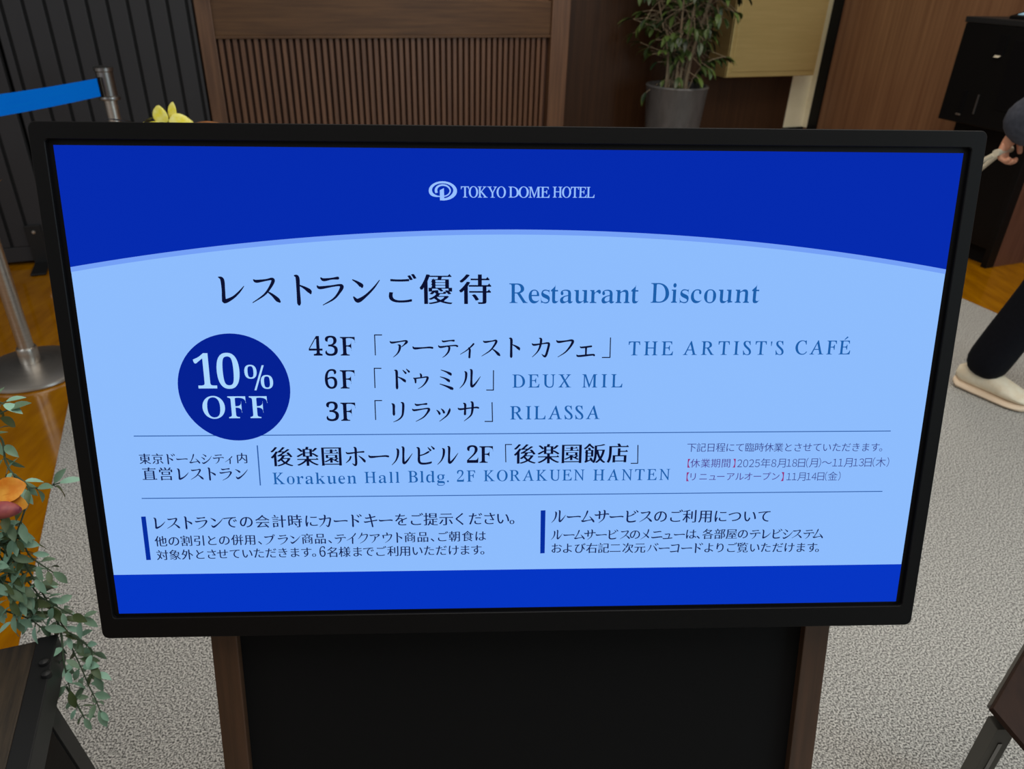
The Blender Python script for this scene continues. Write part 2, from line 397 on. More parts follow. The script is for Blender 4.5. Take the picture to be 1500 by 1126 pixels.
# ------------------------------------------------------------------ lettering
# brush katakana, em square 0..100 with y down: strokes of (x, y, width)
KANA = {
 'レ': [[(18, 13, 3), (28, 20, 10), (29, 50, 9), (28, 77, 10), (31, 85, 11), (55, 74, 7), (75, 57, 5), (90, 40, 2)]],
 'ス': [[(18, 21, 4), (26, 25, 8), (55, 21, 5), (71, 18, 7), (75, 24, 9), (64, 44, 7), (45, 66, 5), (10, 89, 2)], [(55, 55, 3), (70, 66, 7), (84, 80, 11), (90, 86, 6)]],
 'ト': [[(37, 8, 4), (45, 14, 10), (45, 50, 9), (45, 88, 10), (45, 94, 7)], [(48, 36, 3), (64, 44, 7), (78, 54, 11), (81, 60, 6)]],
 'ラ': [[(24, 15, 4), (32, 20, 8), (55, 17, 5), (74, 15, 8)], [(12, 39, 4), (20, 44, 8), (55, 39, 5), (78, 36, 6), (85, 41, 10), (76, 58, 7), (58, 78, 5), (26, 96, 2)]],
 'ン': [[(13, 20, 3), (27, 28, 7), (38, 37, 11), (40, 41, 6)], [(14, 72, 4), (26, 83, 11), (50, 68, 7), (75, 44, 5), (93, 21, 2)]],
 'ア': [[(12, 23, 4), (20, 28, 8), (50, 24, 5), (78, 20, 6), (85, 25, 10), (73, 38, 5), (62, 47, 3)], [(46, 38, 3), (54, 42, 9), (52, 60, 8), (42, 78, 5), (24, 94, 2)]],
 'ー': [[(7, 47, 4), (15, 54, 9), (50, 52, 6), (80, 50, 7), (93, 52, 8)]],
 'テ': [[(26, 19, 4), (32, 23, 7), (60, 19, 5), (77, 19, 8)], [(9, 42, 4), (18, 48, 8), (55, 43, 5), (84, 41, 6), (92, 44, 8)], [(50, 46, 4), (57, 50, 8), (52, 70, 7), (38, 87, 4), (26, 95, 2)]],
 'ィ': [[(77, 34, 7), (66, 46, 6), (45, 64, 4), (18, 81, 2)], [(55, 52, 4), (60, 60, 8), (59, 80, 8), (58, 95, 8)]],
 'カ': [[(11, 33, 4), (20, 38, 8), (55, 33, 5), (78, 30, 7), (85, 35, 9), (80, 60, 9), (73, 84, 9), (66, 90, 8), (54, 80, 2)], [(42, 8, 3), (50, 14, 9), (46, 45, 8), (34, 70, 5), (12, 93, 2)]],
 'フ': [[(13, 19, 4), (22, 25, 9), (55, 21, 6), (78, 18, 8), (85, 24, 10), (74, 46, 8), (52, 72, 5), (20, 93, 2)]],
 'ェ': [[(25, 46, 3), (32, 50, 7), (74, 45, 7)], [(51, 50, 8), (51, 68, 7), (51, 84, 7)], [(11, 84, 4), (20, 89, 8), (80, 83, 7), (88, 86, 7)]],
 'ド': [[(24, 10, 4), (32, 16, 10), (32, 50, 9), (32, 88, 10), (32, 94, 7)], [(36, 40, 3), (52, 48, 7), (66, 58, 11), (69, 63, 6)], [(60, 10, 3), (72, 23, 8)], [(76, 5, 3), (87, 17, 8)]],
 'ゥ': [[(50, 26, 4), (54, 32, 8), (54, 43, 7)], [(21, 46, 4), (28, 52, 8), (29, 67, 6)], [(24, 48, 6), (55, 44, 5), (78, 41, 6), (83, 46, 9), (74, 66, 7), (58, 84, 4), (40, 95, 2)]],
 'ミ': [[(28, 9, 3), (50, 17, 6), (68, 27, 11), (71, 32, 6)], [(24, 40, 3), (44, 47, 6), (60, 57, 11), (63, 62, 6)], [(22, 73, 3), (50, 83, 7), (74, 94, 12), (77, 98, 6)]],
 'ル': [[(28, 17, 4), (34, 24, 9), (32, 50, 8), (22, 74, 5), (5, 93, 2)], [(52, 8, 4), (58, 14, 9), (57, 50, 8), (57, 80, 10), (63, 84, 9), (78, 68, 6), (97, 40, 2)]],
 'リ': [[(23, 13, 4), (30, 20, 10), (30, 40, 9), (30, 60, 10), (30, 65, 7)], [(64, 8, 4), (72, 14, 9), (71, 45, 9), (66, 70, 7), (50, 87, 5), (27, 98, 2)]],
 'ッ': [[(22, 44, 3), (30, 52, 7), (34, 60, 9), (34, 64, 5)], [(42, 38, 3), (50, 46, 7), (54, 55, 9)], [(80, 37, 4), (78, 48, 9), (66, 70, 6), (34, 96, 2)]],
 'サ': [[(5, 35, 4), (14, 40, 8), (55, 35, 5), (86, 32, 7), (95, 34, 7)], [(29, 12, 4), (36, 18, 9), (36, 40, 8), (35, 63, 9)], [(62, 6, 4), (69, 12, 9), (68, 45, 9), (60, 70, 6), (31, 95, 2)]],
 'ホ': [[(11, 31, 4), (20, 36, 7), (60, 31, 5), (88, 29, 7)], [(46, 8, 4), (53, 14, 9), (53, 50, 9), (53, 82, 9), (48, 92, 8), (36, 84, 2)], [(30, 52, 7), (24, 66, 6), (8, 81, 2)], [(66, 48, 3), (80, 60, 7), (90, 72, 10), (92, 77, 5)]],
 'ビ': [[(17, 12, 4), (25, 18, 9), (25, 50, 9), (25, 76, 10), (34, 87, 9), (55, 88, 8), (76, 84, 8), (80, 80, 4)], [(28, 50, 5), (48, 44, 5), (66, 34, 7), (72, 31, 3)], [(66, 12, 3), (77, 25, 8)], [(81, 6, 3), (92, 18, 8)]],
 'ム': [[(47, 10, 6), (46, 16, 9), (36, 44, 6), (18, 77, 5)], [(9, 77, 4), (18, 84, 9), (50, 78, 5), (80, 72, 6)], [(62, 50, 3), (76, 66, 7), (88, 84, 11), (91, 90, 5)]],
 'シ': [[(26, 11, 3), (40, 20, 7), (48, 28, 10)], [(12, 37, 3), (26, 46, 7), (34, 54, 10)], [(15, 82, 4), (26, 90, 10), (55, 74, 7), (78, 52, 5), (95, 27, 2)]],
 'プ': [[(10, 23, 4), (19, 28, 9), (48, 24, 6), (70, 22, 8), (76, 28, 10), (67, 48, 8), (48, 74, 5), (18, 94, 2)], [(84, 5, 4), (92, 12, 4), (84, 19, 4), (76, 12, 4), (84, 5, 4)]],
 'キ': [[(15, 31, 4), (24, 35, 7), (55, 29, 6), (79, 24, 7)], [(7, 59, 4), (16, 63, 8), (55, 56, 6), (91, 50, 7)], [(39, 7, 4), (46, 12, 9), (54, 50, 8), (62, 95, 9)]],
 'ウ': [[(46, 6, 4), (52, 12, 9), (52, 27, 8)], [(14, 28, 4), (20, 34, 9), (22, 53, 7)], [(16, 30, 6), (52, 27, 5), (80, 23, 6), (87, 29, 9), (78, 54, 7), (60, 76, 5), (34, 95, 2)]],
 'イ': [[(80, 9, 8), (68, 26, 7), (44, 48, 5), (8, 69, 2)], [(49, 42, 4), (56, 50, 9), (55, 75, 9), (55, 95, 9)]],
 'ク': [[(40, 7, 8), (36, 20, 7), (24, 40, 5), (8, 57, 2)], [(38, 24, 6), (60, 20, 5), (76, 18, 6), (83, 24, 9), (74, 50, 7), (54, 76, 5), (22, 96, 2)]],
 'メ': [[(72, 7, 8), (70, 24, 9), (54, 58, 6), (10, 93, 2)], [(28, 33, 3), (50, 52, 7), (72, 74, 10), (77, 81, 5)]],
 'ニ': [[(21, 25, 4), (30, 30, 8), (74, 24, 7), (82, 26, 7)], [(7, 73, 5), (18, 79, 9), (80, 72, 8), (93, 74, 8)]],
 'コ': [[(17, 21, 4), (26, 26, 8), (60, 22, 6), (76, 20, 7), (83, 25, 9), (80, 55, 9), (78, 87, 9)], [(13, 79, 4), (22, 84, 8), (80, 78, 6)]],
 'バ': [[(35, 25, 8), (32, 40, 7), (22, 62, 5), (5, 83, 2)], [(56, 28, 3), (70, 46, 7), (82, 66, 10), (86, 77, 5)], [(68, 10, 3), (79, 23, 8)], [(83, 5, 3), (94, 17, 8)]],
 'ュ': [[(25, 45, 3), (34, 49, 7), (58, 46, 6), (65, 50, 8), (60, 72, 7), (58, 87, 6)], [(11, 83, 4), (20, 88, 7), (86, 83, 7)]],
}


def font_polys(text, spacing=1.0, res=5):
    """outlines of a string set in Blender's built-in typeface, as closed polygons"""
    c = bpy.data.curves.new('glyphs', 'FONT')
    c.body = text
    c.size = 1.0
    c.space_character = spacing
    o = bpy.data.objects.new('glyphs', c)
    COL.objects.link(o)
    dg = bpy.context.evaluated_depsgraph_get()
    dg.update()
    cv = o.evaluated_get(dg).to_curve(dg)
    polys = []
    for sp in cv.splines:
        bp = sp.bezier_points
        n = len(bp)
        P = []
        for i in range(n):
            a, b = bp[i], bp[(i + 1) % n]
            p0, p1, p2, p3 = a.co, a.handle_right, b.handle_left, b.co
            chord = p3 - p0
            L = chord.length
            dev = 0
            if L > 1e-6:
                dev = max(abs((p1 - p0).cross(chord).z), abs((p2 - p0).cross(chord).z)) / L
            k = 1 if dev < 0.002 else res
            for j in range(k):
                t = j / k
                q = p0 * (1 - t) ** 3 + 3 * p1 * t * (1 - t) ** 2 + 3 * p2 * t * t * (1 - t) + p3 * t ** 3
                if not P or (Vector(P[-1]) - Vector((q.x, q.y))).length > 1e-4:
                    P.append((q.x, q.y))
        if len(P) > 2 and (Vector(P[0]) - Vector(P[-1])).length < 1e-4:
            P.pop()
        if len(P) > 2:
            polys.append(P)
    o.evaluated_get(dg).to_curve_clear()
    bpy.data.objects.remove(o)
    bpy.data.curves.remove(c)
    return polys


def signed(P):
    return 0.5 * sum(P[i][0] * P[(i + 1) % len(P)][1] - P[(i + 1) % len(P)][0] * P[i][1] for i in range(len(P)))


def morph(polys, ax, ay, uroko=0.0):
    """grow (or thin) strokes by ax on their left/right flanks and ay on their top/bottom flanks"""
    if not polys:
        return [], []
    big = max(polys, key=lambda P: abs(signed(P)))
    sg = 1 if signed(big) > 0 else -1
    out, tri = [], []
    for P in polys:
        n = len(P)
        Q = []
        for i in range(n):
            a, b, c = Vector(P[i - 1]), Vector(P[i]), Vector(P[(i + 1) % n])
            d1, d2 = (b - a).normalized(), (c - b).normalized()
            n1, n2 = Vector((d1.y, -d1.x)) * sg, Vector((d2.y, -d2.x)) * sg
            # each flank moves on its own; at a corner both moves add up
            s1, s2 = Vector((n1.x * ax, n1.y * ay)), Vector((n2.x * ax, n2.y * ay))
            if d1.dot(d2) > 0.7:
                m = (s1 + s2) * 0.5
            else:
                m = Vector((max(s1.x, s2.x, key=abs), max(s1.y, s2.y, key=abs)))
            Q.append((b.x + m.x, b.y + m.y))
        out.append(Q)
        if uroko:
            for i in range(n):
                a, b, c, d = (Vector(Q[(i + k) % n]) for k in range(4))
                e = c - b
                if abs(e.x) < 0.012 and 0.012 < abs(e.y) < 0.10:
                    nx = e.y * sg
                    l1, l2 = b - a, d - c
                    if nx > 0 and abs(l1.y) < 0.03 and abs(l2.y) < 0.03 and min(abs(l1.x), abs(l2.x)) > 0.07:
                        xr, yt, yb = max(b.x, c.x), max(b.y, c.y), min(b.y, c.y)
                        tri.append([(xr + 0.03, yb), (xr - 0.035, yt + uroko), (xr - 0.115, yb + 0.004)])
    return out, tri


def fill(polys, name='fill'):
    """filled flat mesh data (verts, faces) of polygons with holes"""
    c = bpy.data.curves.new(name, 'CURVE')
    c.dimensions = '2D'
    c.fill_mode = 'BOTH'
    for P in polys:
        s = c.splines.new('POLY')
        s.points.add(len(P) - 1)
        for q, p in zip(s.points, P):
            q.co = (p[0], p[1], 0, 1)
        s.use_cyclic_u = True
    o = bpy.data.objects.new(name, c)
    COL.objects.link(o)
    dg = bpy.context.evaluated_depsgraph_get()
    dg.update()
    me = bpy.data.meshes.new_from_object(o.evaluated_get(dg))
    V = [(v.co.x, v.co.y) for v in me.vertices]
    F = [tuple(p.vertices) for p in me.polygons]
    bpy.data.objects.remove(o)
    bpy.data.curves.remove(c)
    bpy.data.meshes.remove(me)
    return V, F


def stroke_faces(st):
    """a brush stroke of varying width as a strip"""
    pts = cr(st, 5)
    V, F = [], []
    n = len(pts)
    for i, p in enumerate(pts):
        t = (pts[min(i + 1, n - 1)] - pts[max(i - 1, 0)])
        t = Vector((t.x, t.y)).normalized()
        h = max(p.z, 1.2) * 0.5
        V += [(p.x - t.y * h, p.y + t.x * h), (p.x + t.y * h, p.y - t.x * h)]
    for i in range(n - 1):
        F.append((2 * i, 2 * i + 1, 2 * i + 3, 2 * i + 2))
    # round ends
    for idx, s in ((0, -1), (n - 1, 1)):
        p = pts[idx]
        q = pts[1] if idx == 0 else pts[n - 2]
        t = Vector((p.x - q.x, p.y - q.y)).normalized()
        h = max(p.z, 1.2) * 0.5
        b = len(V)
        for k in range(7):
            an = -math.pi / 2 + math.pi * k / 6
            d = t * math.cos(an) + Vector((-t.y, t.x)) * math.sin(an)
            V.append((p.x + d.x * h, p.y + d.y * h))
        F.append(tuple(range(b, b + 7)))
    return V, F


class Letters:
    def __init__(s):
        s.V, s.F = [], []

    def add(s, V, F, fx):
        b = len(s.V)
        s.V += [fx(*v) for v in V]
        s.F += [tuple(i + b for i in f) for f in F]

    def build(s, name, m, parent, z, label=None):
        me = bpy.data.meshes.new(name)
        me.from_pydata([(x / 1000, y / 1000, z) for x, y in s.V], [], s.F)
        # face the viewer
        bm = bmesh.new()
        bm.from_mesh(me)
        for f in bm.faces:
            f.normal_update()
            if f.normal.z < 0:
                f.normal_flip()
        bm.to_mesh(me)
        bm.free()
        me.materials.append(m)
        o = bpy.data.objects.new(name, me)
        COL.objects.link(o)
        o.parent = parent
        if label:
            o['label'] = label
        return o


# body box of a full-width glyph, measured from the typeface
def bbox(polys):
    xs = [p[0] for P in polys for p in P]
    ys = [p[1] for P in polys for p in P]
    return min(xs), max(xs), min(ys), max(ys)


_one, _two = bbox(font_polys('国')), bbox(font_polys('国国'))
EM = (_two[1] - _one[1])
EMX = (_one[0] + _one[1]) / 2
EMY = (_one[2] + _one[3]) / 2
STY = {'m': (0.021, -0.010, 0.055), 's': (0.013, -0.008, 0.04), 't': (0.0, -0.004, 0.0)}
GL = {}


def glyph(ch, sty):
    if (ch, sty) not in GL:
        ax, ay, ur = STY[sty]
        hira = 0x3040 <= ord(ch) <= 0x309F
        if hira and sty != 't':
            ax, ay, ur = ax * 0.8, ay * 0.8, 0.0
        if not (0x4E00 <= ord(ch) <= 0x9FFF):
            ur = 0.0
        P = [[((x - EMX) / EM, (y - EMY) / EM) for x, y in p] for p in font_polys(ch)]
        P, tri = morph(P, 0.0, ay, ur)
        V0, F0 = fill(P)
        V, F = [], []
        for dx in (-ax, 0.0, ax):      # a broad nib: uprights swell, level strokes stay thin
            b = len(V)
            V = V + [(x + dx, y) for x, y in V0]
            F = F + [tuple(i + b for i in f) for f in F0]
        for t in tri:
            b = len(V)
            V = V + t
            F = F + [(b, b + 1, b + 2)]
        GL[(ch, sty)] = (V, F)
    return GL[(ch, sty)]


def set_japanese(L, text, pts, em, sty):
    for ch, (cx, cy) in zip(text, pts):
        if ch in KANA and sty != 't':
            kw = 1.16 if sty == 'm' else 1.2
            for st in KANA[ch]:
                V, F = stroke_faces([(x, y, wd * kw) for x, y, wd in st])
                L.add(V, F, lambda x, y: (cx + (x - 50) / 100 * em, cy - (y - 50) / 100 * em))
        else:
            V, F = glyph(ch, sty)
            L.add(V, F, lambda x, y: (cx + x * em, cy + y * em))


def math_serif(t, light=False):
    o = ''
    for ch in t:
        if 'A' <= ch <= 'Z':
            o += chr((0x1D434 if light else 0x1D400) + ord(ch) - 65)
        elif 'a' <= ch <= 'z':
            o += chr(0x1D41A + ord(ch) - 97)
        elif '0' <= ch <= '9':
            o += chr(0x1D7CE + int(ch))
        else:
            o += ch
    return o


def disc(cx, cy, rx, ry, n=24):
    return [(cx + rx * math.cos(2 * math.pi * i / n), cy + ry * math.sin(2 * math.pi * i / n)) for i in range(n)]


def latin_word(text, sty):
    """list of glyphs: (polys, left, right) normalised to cap height 1"""
    H = bbox(font_polys(math_serif('H')))
    cap = H[3] - H[2]
    base = H[2]
    ax = {'serif': -0.034, 'bold': -0.026, 'logo': -0.036}[sty]
    ay = {'serif': 0.004, 'bold': 0.006, 'logo': 0.008}[sty]
    wx = {'serif': 0.94, 'bold': 1.0, 'logo': 0.98}[sty]
    LIGHT = {'serif': 0.013, 'logo': 0.016}
    out = []
    for ch in text:
        src = {'É': 'E', '%': '0', '.': '', "'": ''}.get(ch, ch)
        P = []
        if src:
            light = sty != 'bold' and src.isupper()
            sh = (0.36 if ch == 'A' else 0.273) if light else 0.0      # the sloped capitals are set upright again
            P = [[((x - sh * (y - base)) / cap * (1.08 if src.islower() and sty == 'serif' else wx), (y - base) / cap) for x, y in p] for p in font_polys(math_serif(src, light))]
            P, _ = morph(P, (LIGHT[sty] if light else ax), ay)
        if ch == 'É':
            x0, x1, _, _ = bbox(P)
            xm = (x0 + x1) / 2
            P.append([(xm - 0.10, 1.09), (xm + 0.10, 1.33), (xm + 0.20, 1.27), (xm - 0.06, 1.07)])
        elif ch == '.':
            P = [disc(0.08, 0.075, 0.08, 0.08)]
        elif ch == "'":
            P = [[(0.0, 1.0), (0.11, 1.0), (0.075, 0.66), (0.035, 0.66)]]
        elif ch == '%':
            x0, x1, y0, y1 = bbox(P)
            small = lambda dx, dy: [[((x - x0) * 0.66 + dx, (y - y0) * 0.56 + dy) for x, y in p] for p in P]
            wd = (x1 - x0) * 0.66
            sl = [(wd * 0.70, -0.06), (wd * 0.70 + 0.075, -0.06), (wd * 1.62, 1.04), (wd * 1.62 - 0.075, 1.04)]
            P = small(0, 0.45) + small(wd * 1.28, 0.0) + [sl]
        b = bbox(P)
        out.append((P, b[0], b[1]))
    return out


def set_latin(L, text, xl, xr, yb, yt, sty):
    h = yt - yb
    if sty == 'box':
        if len(text) > 1:
            # figures and brackets in the same even sans as the characters beside them
            G = []
            for ch in text:
                wide = chr(ord(ch) + 0xFEE0) if '!' <= ch <= '~' else ch
                P = [[((x - EMX) / EM * (0.86 if wide != ch else 1.0), (y - EMY) / EM) for x, y in p] for p in font_polys(wide)]
                P, _ = morph(P, -0.006, -0.006)
                b = bbox(P)
                G.append((P, b[0], b[1]))
            y0 = min(bbox(P)[2] for (P, _, _), ch in zip(G, text) if ch not in '()～')
            y1 = max(bbox(P)[3] for (P, _, _), ch in zip(G, text) if ch not in '()～')
            k = h / (y1 - y0)
            gap = ((xr - xl) - sum(b - a for _, a, b in G) * k) / (len(G) - 1)
            x = xl
            for P, a, b in G:
                V, F = fill(P)
                L.add(V, F, lambda px, py: (x + (px - a) * k, yb + (py - y0) * k))
                x += (b - a) * k + gap
            return
        P, _ = morph(font_polys(text), -0.006, -0.006)
        V, F = fill(P)
        x0, x1 = min(v[0] for v in V), max(v[0] for v in V)
        y0, y1 = min(v[1] for v in V), max(v[1] for v in V)
        L.add(V, F, lambda x, y: (xl + (x - x0) / (x1 - x0) * (xr - xl), yb + (y - y0) / (y1 - y0) * h))
        return
    G = latin_word(text, sty)
    ink = sum(g[2] - g[1] for g in G) * h
    n = len(G)
    gap = ((xr - xl) - ink) / max(n - 1, 1)
    k = 1.0
    lim = 0.03 * h if sty != 'logo' else -0.03 * h
    if n > 1 and gap < lim:
        k = ((xr - xl) - lim * (n - 1)) / ink
        gap = lim
    if n == 1:
        k = (xr - xl) / ink
    x = xl
    for P, a, b in G:
        V, F = fill(P)
        L.add(V, F, lambda px, py: (x + (px - a) * h * k, yb + py * h))
        x += (b - a) * h * k + gap

# ------------------------------------------------------------------ the display on its stand
# local frame: x right, y up along the leaning face, z towards the viewer; origin on the floor line
DROP = 1.0632
ROT = Matrix(((0.99991866, -0.01230849, -0.00334275), (0.0, 0.26208713, -0.96504422), (0.01275433, 0.96496572, 0.26206581)))
CTR = Vector((0.04506618, 0.71831558, 1.02594953))
sign = empty('display_sign')
tag(sign, 'black digital display sign with glowing blue discount notice on a leaning wooden stand', 'display sign')
sign.matrix_world = Matrix.Translation(CTR - ROT.col[1] * DROP) @ ROT.to_4x4()


def yl(y):
    return y + DROP


def rrect(x0, x1, y0, y1, r, n=5):
    P = []
    for cx, cy, a0 in ((x1 - r, y1 - r, 0), (x0 + r, y1 - r, 90), (x0 + r, y0 + r, 180), (x1 - r, y0 + r, 270)):
        for i in range(n + 1):
            a = R(a0 + 90 * i / n)
            P.append((cx + r * math.cos(a), cy + r * math.sin(a)))
    return P


def frame_mb(outer, inner, z0, z1, ch=0.0015):
    """a picture-frame ring with softened front edges (same point count inside and out)"""
    m = MB()
    def ringz(P, z, off, sgn):
        cx = sum(p[0] for p in P) / len(P)
        cy = sum(p[1] for p in P) / len(P)
        return [(p[0] - sgn * off * (1 if p[0] > cx else -1), p[1] - sgn * off * (1 if p[1] > cy else -1), z) for p in P]
    rings = [ringz(inner, z0, 0, 1), ringz(inner, z1 - ch, 0, 1), ringz(inner, z1, ch, -1), ringz(outer, z1, ch, 1),
             ringz(outer, z1 - ch, 0, 1), ringz(outer, z0, 0, 1)]
    return m.loft(rings, cap=False)


HW, HH = 0.4706, 0.2648
out_r = rrect(-0.4917, 0.4917, yl(-0.2957), yl(0.2873), 0.0075)
in_r = rrect(-HW - 0.0060, HW + 0.0060, yl(-HH - 0.0042), yl(HH + 0.0055), 0.004)
frame_mb(out_r, in_r, -0.006, 0.004, 0.0008).build('bezel', M['bezel'], sign)
# back shell
m = MB()
m.loft([[(x, y, -0.006) for x, y in rrect(-0.489, 0.4885, yl(-0.2925), yl(0.2863), 0.010)],
        [(x, y, -0.030) for x, y in rrect(-0.486, 0.4855, yl(-0.29), yl(0.284), 0.012)],
        [(x, y, -0.046) for x, y in rrect(-0.40, 0.40, yl(-0.22), yl(0.22), 0.02)]])
m.build('back_shell', M['black_matte'], sign)
# panel border, then the lit picture
m = MB()
m.box(-HW - 0.007, HW + 0.007, yl(-HH - 0.006), yl(HH + 0.007), -0.0055, -0.0004)
m.build('panel_border', M['panel_border'], sign)
screen = Letters()
screen.add([(-HW * 1000, -HH * 1000), (HW * 1000, -HH * 1000), (HW * 1000, HH * 1000), (-HW * 1000, HH * 1000)], [(0, 1, 2, 3)], lambda x, y: (x, yl(0) * 1000 + y))
screen = screen.build('screen', M['e_white'], sign, 0.0, 'glowing pale blue screen showing a restaurant discount notice')


def arc_y(x, top, edge):
    s = HW * 1000
    sag = top - edge
    rad = (s * s + sag * sag) / (2 * sag)
    return top - rad + math.sqrt(rad * rad - x * x)


OFFY = yl(0) * 1000


def scr(x, y):
    return (x, y + OFFY)


def strip(top_f, bot_f, name, m, z):
    L = Letters()
    N = 48
    V = []
    for i in range(N + 1):
        x = -HW * 1000 + 2 * HW * 1000 * i / N
        V += [(x, bot_f(x)), (x, top_f(x))]
    L.add(V, [(2 * i, 2 * i + 2, 2 * i + 3, 2 * i + 1) for i in range(N)], scr)
    return L.build(name, m, screen, z)


strip(lambda x: HH * 1000, lambda x: arc_y(x, 183.5, 142.7), 'header_band', M['e_top'], 0.0003)
strip(lambda x: arc_y(x, 183.5, 142.7), lambda x: arc_y(x, 178.2, 137.6), 'arc_stripe', M['e_stripe'], 0.0003)
strip(lambda x: -214.1, lambda x: -HH * 1000, 'footer_band', M['e_foot'], 0.0003)

# divider lines go under the badge
for o_ in [t for t in TEXT if t[0] == 'R']:
    _, nm, p, q, wd, col = o_
    L = Letters()
    d = (Vector(q) - Vector(p)).normalized()
    nn = Vector((-d.y, d.x)) * wd / 2
    L.add([tuple(Vector(p) - nn), tuple(Vector(q) - nn), tuple(Vector(q) + nn), tuple(Vector(p) + nn)], [(0, 1, 2, 3)], scr)
    L.build(nm, M['e_' + col], screen, 0.0003)
for o_ in [t for t in TEXT if t[0] == 'Q']:
    L = Letters()
    L.add(o_[2], [(0, 1, 2, 3)], scr)
    L.build(o_[1], M['e_' + o_[3]], screen, 0.0003)
L = Letters()
L.add(disc(-312.3, 11.1, 60.9, 60.9, 72), [tuple(range(72))], scr)
L.build('discount_badge', M['e_badge'], screen, 0.0005, 'round dark blue badge')

# emblem: an oval ring that thickens to the right, an inner swirl and an upright bar
def band(fn_o, fn_i, a0, a1, n=60):
    V, F = [], []
    for i in range(n + 1):
        a = R(a0 + (a1 - a0) * i / n)
        V += [fn_o(a), fn_i(a)]
    for i in range(n):
        F.append((2 * i, 2 * i + 2, 2 * i + 3, 2 * i + 1))
    return V, F


L = Letters()
# working frame: 1/10 photo-crop units around the emblem centre, x right, y up; scaled to millimetres below
K = 29.4 / 412
ex = lambda x, y: scr(-79.8 + (x - 287) * K, 222.6 - (y - 245) * K)
def mix(a, lo, hi, v_lo, v_hi):
    t = min(1, max(0, (a - lo) / (hi - lo)))
    return v_lo + (v_hi - v_lo) * t


def oval(cx, cy, rx, ry):
    return lambda a: (cx + rx(math.degrees(a)) * math.cos(a), cy - ry(math.degrees(a)) * math.sin(a))


V, F = band(oval(288, 245, lambda d: 206, lambda d: mix(d, 190, 255, 136, 88)),
            oval(285, 235, lambda d: 155, lambda d: mix(d, 190, 255, 97, 85) if d > 90 else mix(d, -70, 0, 115, 97)), -98, 257)
L.add(V, F, ex)
V, F = band(oval(287, 240, lambda d: 118, lambda d: 90),
            oval(287, 240, lambda d: mix(d, 0, 180, 98, 80), lambda d: mix(d, -80, 90, 74, 66)), -80, 205)
L.add(V, F, ex)
L.add([(243, 236), (303, 205), (307, 380), (243, 380)], [(0, 1, 2, 3)], ex)
L.build('emblem', M['e_logo'], screen, 0.0005)

for o_ in TEXT:
    if o_[0] == 'J':
        _, nm, tx, pts, em, col, sty = o_
        L = Letters()
        set_japanese(L, tx, pts, em, sty)
    elif o_[0] == 'L':
        _, nm, tx, xl, xr, yb, yt, col, sty = o_
        L = Letters()
        set_latin(L, tx, xl, xr, yb, yt, sty)
    else:
        continue
    L.V = [scr(*v) for v in L.V]
    L.build(nm, M['e_' + col], screen, 0.0008)

# wooden stand behind the display: two posts, a dark panel, a top and bottom rail, two rear props
for x0, x1 in ((-0.3875, -0.3545), (0.3855, 0.4185)):
    MB().box(x0, x1, 0.012, yl(0.20), -0.080, -0.050, 0.0015).build('post', M['walnut_post'], sign)
MB().box(-0.3545, 0.3855, 0.20, yl(-0.02), -0.072, -0.062).build('stand_panel', M['black_matte'], sign)
MB().box(-0.3545, 0.3855, 0.145, 0.20, -0.078, -0.052, 0.0015).build('rail', M['walnut_post'], sign)
SIGN_M = Matrix.Translation(CTR - ROT.col[1] * DROP) @ ROT.to_4x4()
for x in (-0.371, 0.402):
    top = Vector((x, yl(0.05), -0.088))
    foot = SIGN_M.inverted() @ Vector(((SIGN_M @ Vector((x, 0, 0))).x, (SIGN_M @ Vector((x, 0, 0))).y + 0.72, 0.013))
    MB().tube([top, foot], 0.011, 8).build('rear_prop', M['walnut_post'], sign)

# ------------------------------------------------------------------ the room
def quadslab(name, pts, z0, z1, m):
    b = MB()
    b.hexa([(p[0], p[1], z0) for p in pts] + [(p[0], p[1], z1) for p in pts])
    return struct(b.build(name, m))


B0 = 4.365     # plane of the reception front and the folding partition
BW = 4.72      # plane of the wall behind
AR = 4.39      # right-hand wall
fl = quadslab('floor', [rw(-4, -2.5), rw(AR + .3, -2.5), rw(AR + .3, BW + .3), rw(-4, BW + .3)], -0.10, -0.004, M['wood_floor'])
cp = quadslab('floor', [rw(-0.585, -2.5), rw(3.55, -2.5), rw(3.55, 3.45), rw(-0.585, 3.45)], -0.004, 0.0, M['carpet'])


def rbox(m, a0, a1, b0, b1, z0, z1, bev=0.0):
    return m.box(a0, a1, b0, b1, z0, z1, bev, f=lambda x, y, z: rw(x, y, z))


struct(rbox(MB(), 2.0, 4.20, BW, BW + .1, -0.004, 3.0).build('wall_back', M['dark_wood']))
struct(rbox(MB(), 4.20, AR + .1, BW, BW + .1, 0.40, 3.0).build('wall_corner', M['beige']))
struct(rbox(MB(), 4.20, AR, BW - .012, BW + .1, -0.004, 0.40).build('baseboard_back', M['black_matte']))
struct(rbox(MB(), 4.19, AR, BW - .002, BW + .001, 0.966, 0.972).build('trim_1', M['groove']))
struct(rbox(MB(), AR - .006, AR, 4.655, BW, 0.40, 3.0).build('wall_corner', M['beige']))
struct(rbox(MB(), AR, AR + .1, -2.4, BW, -0.004, 3.0).build('wall_right', M['red_wood']))
struct(rbox(MB(), AR - .012, AR, 4.567, 4.66, -0.004, 3.0).build('trim_2', M['black']))

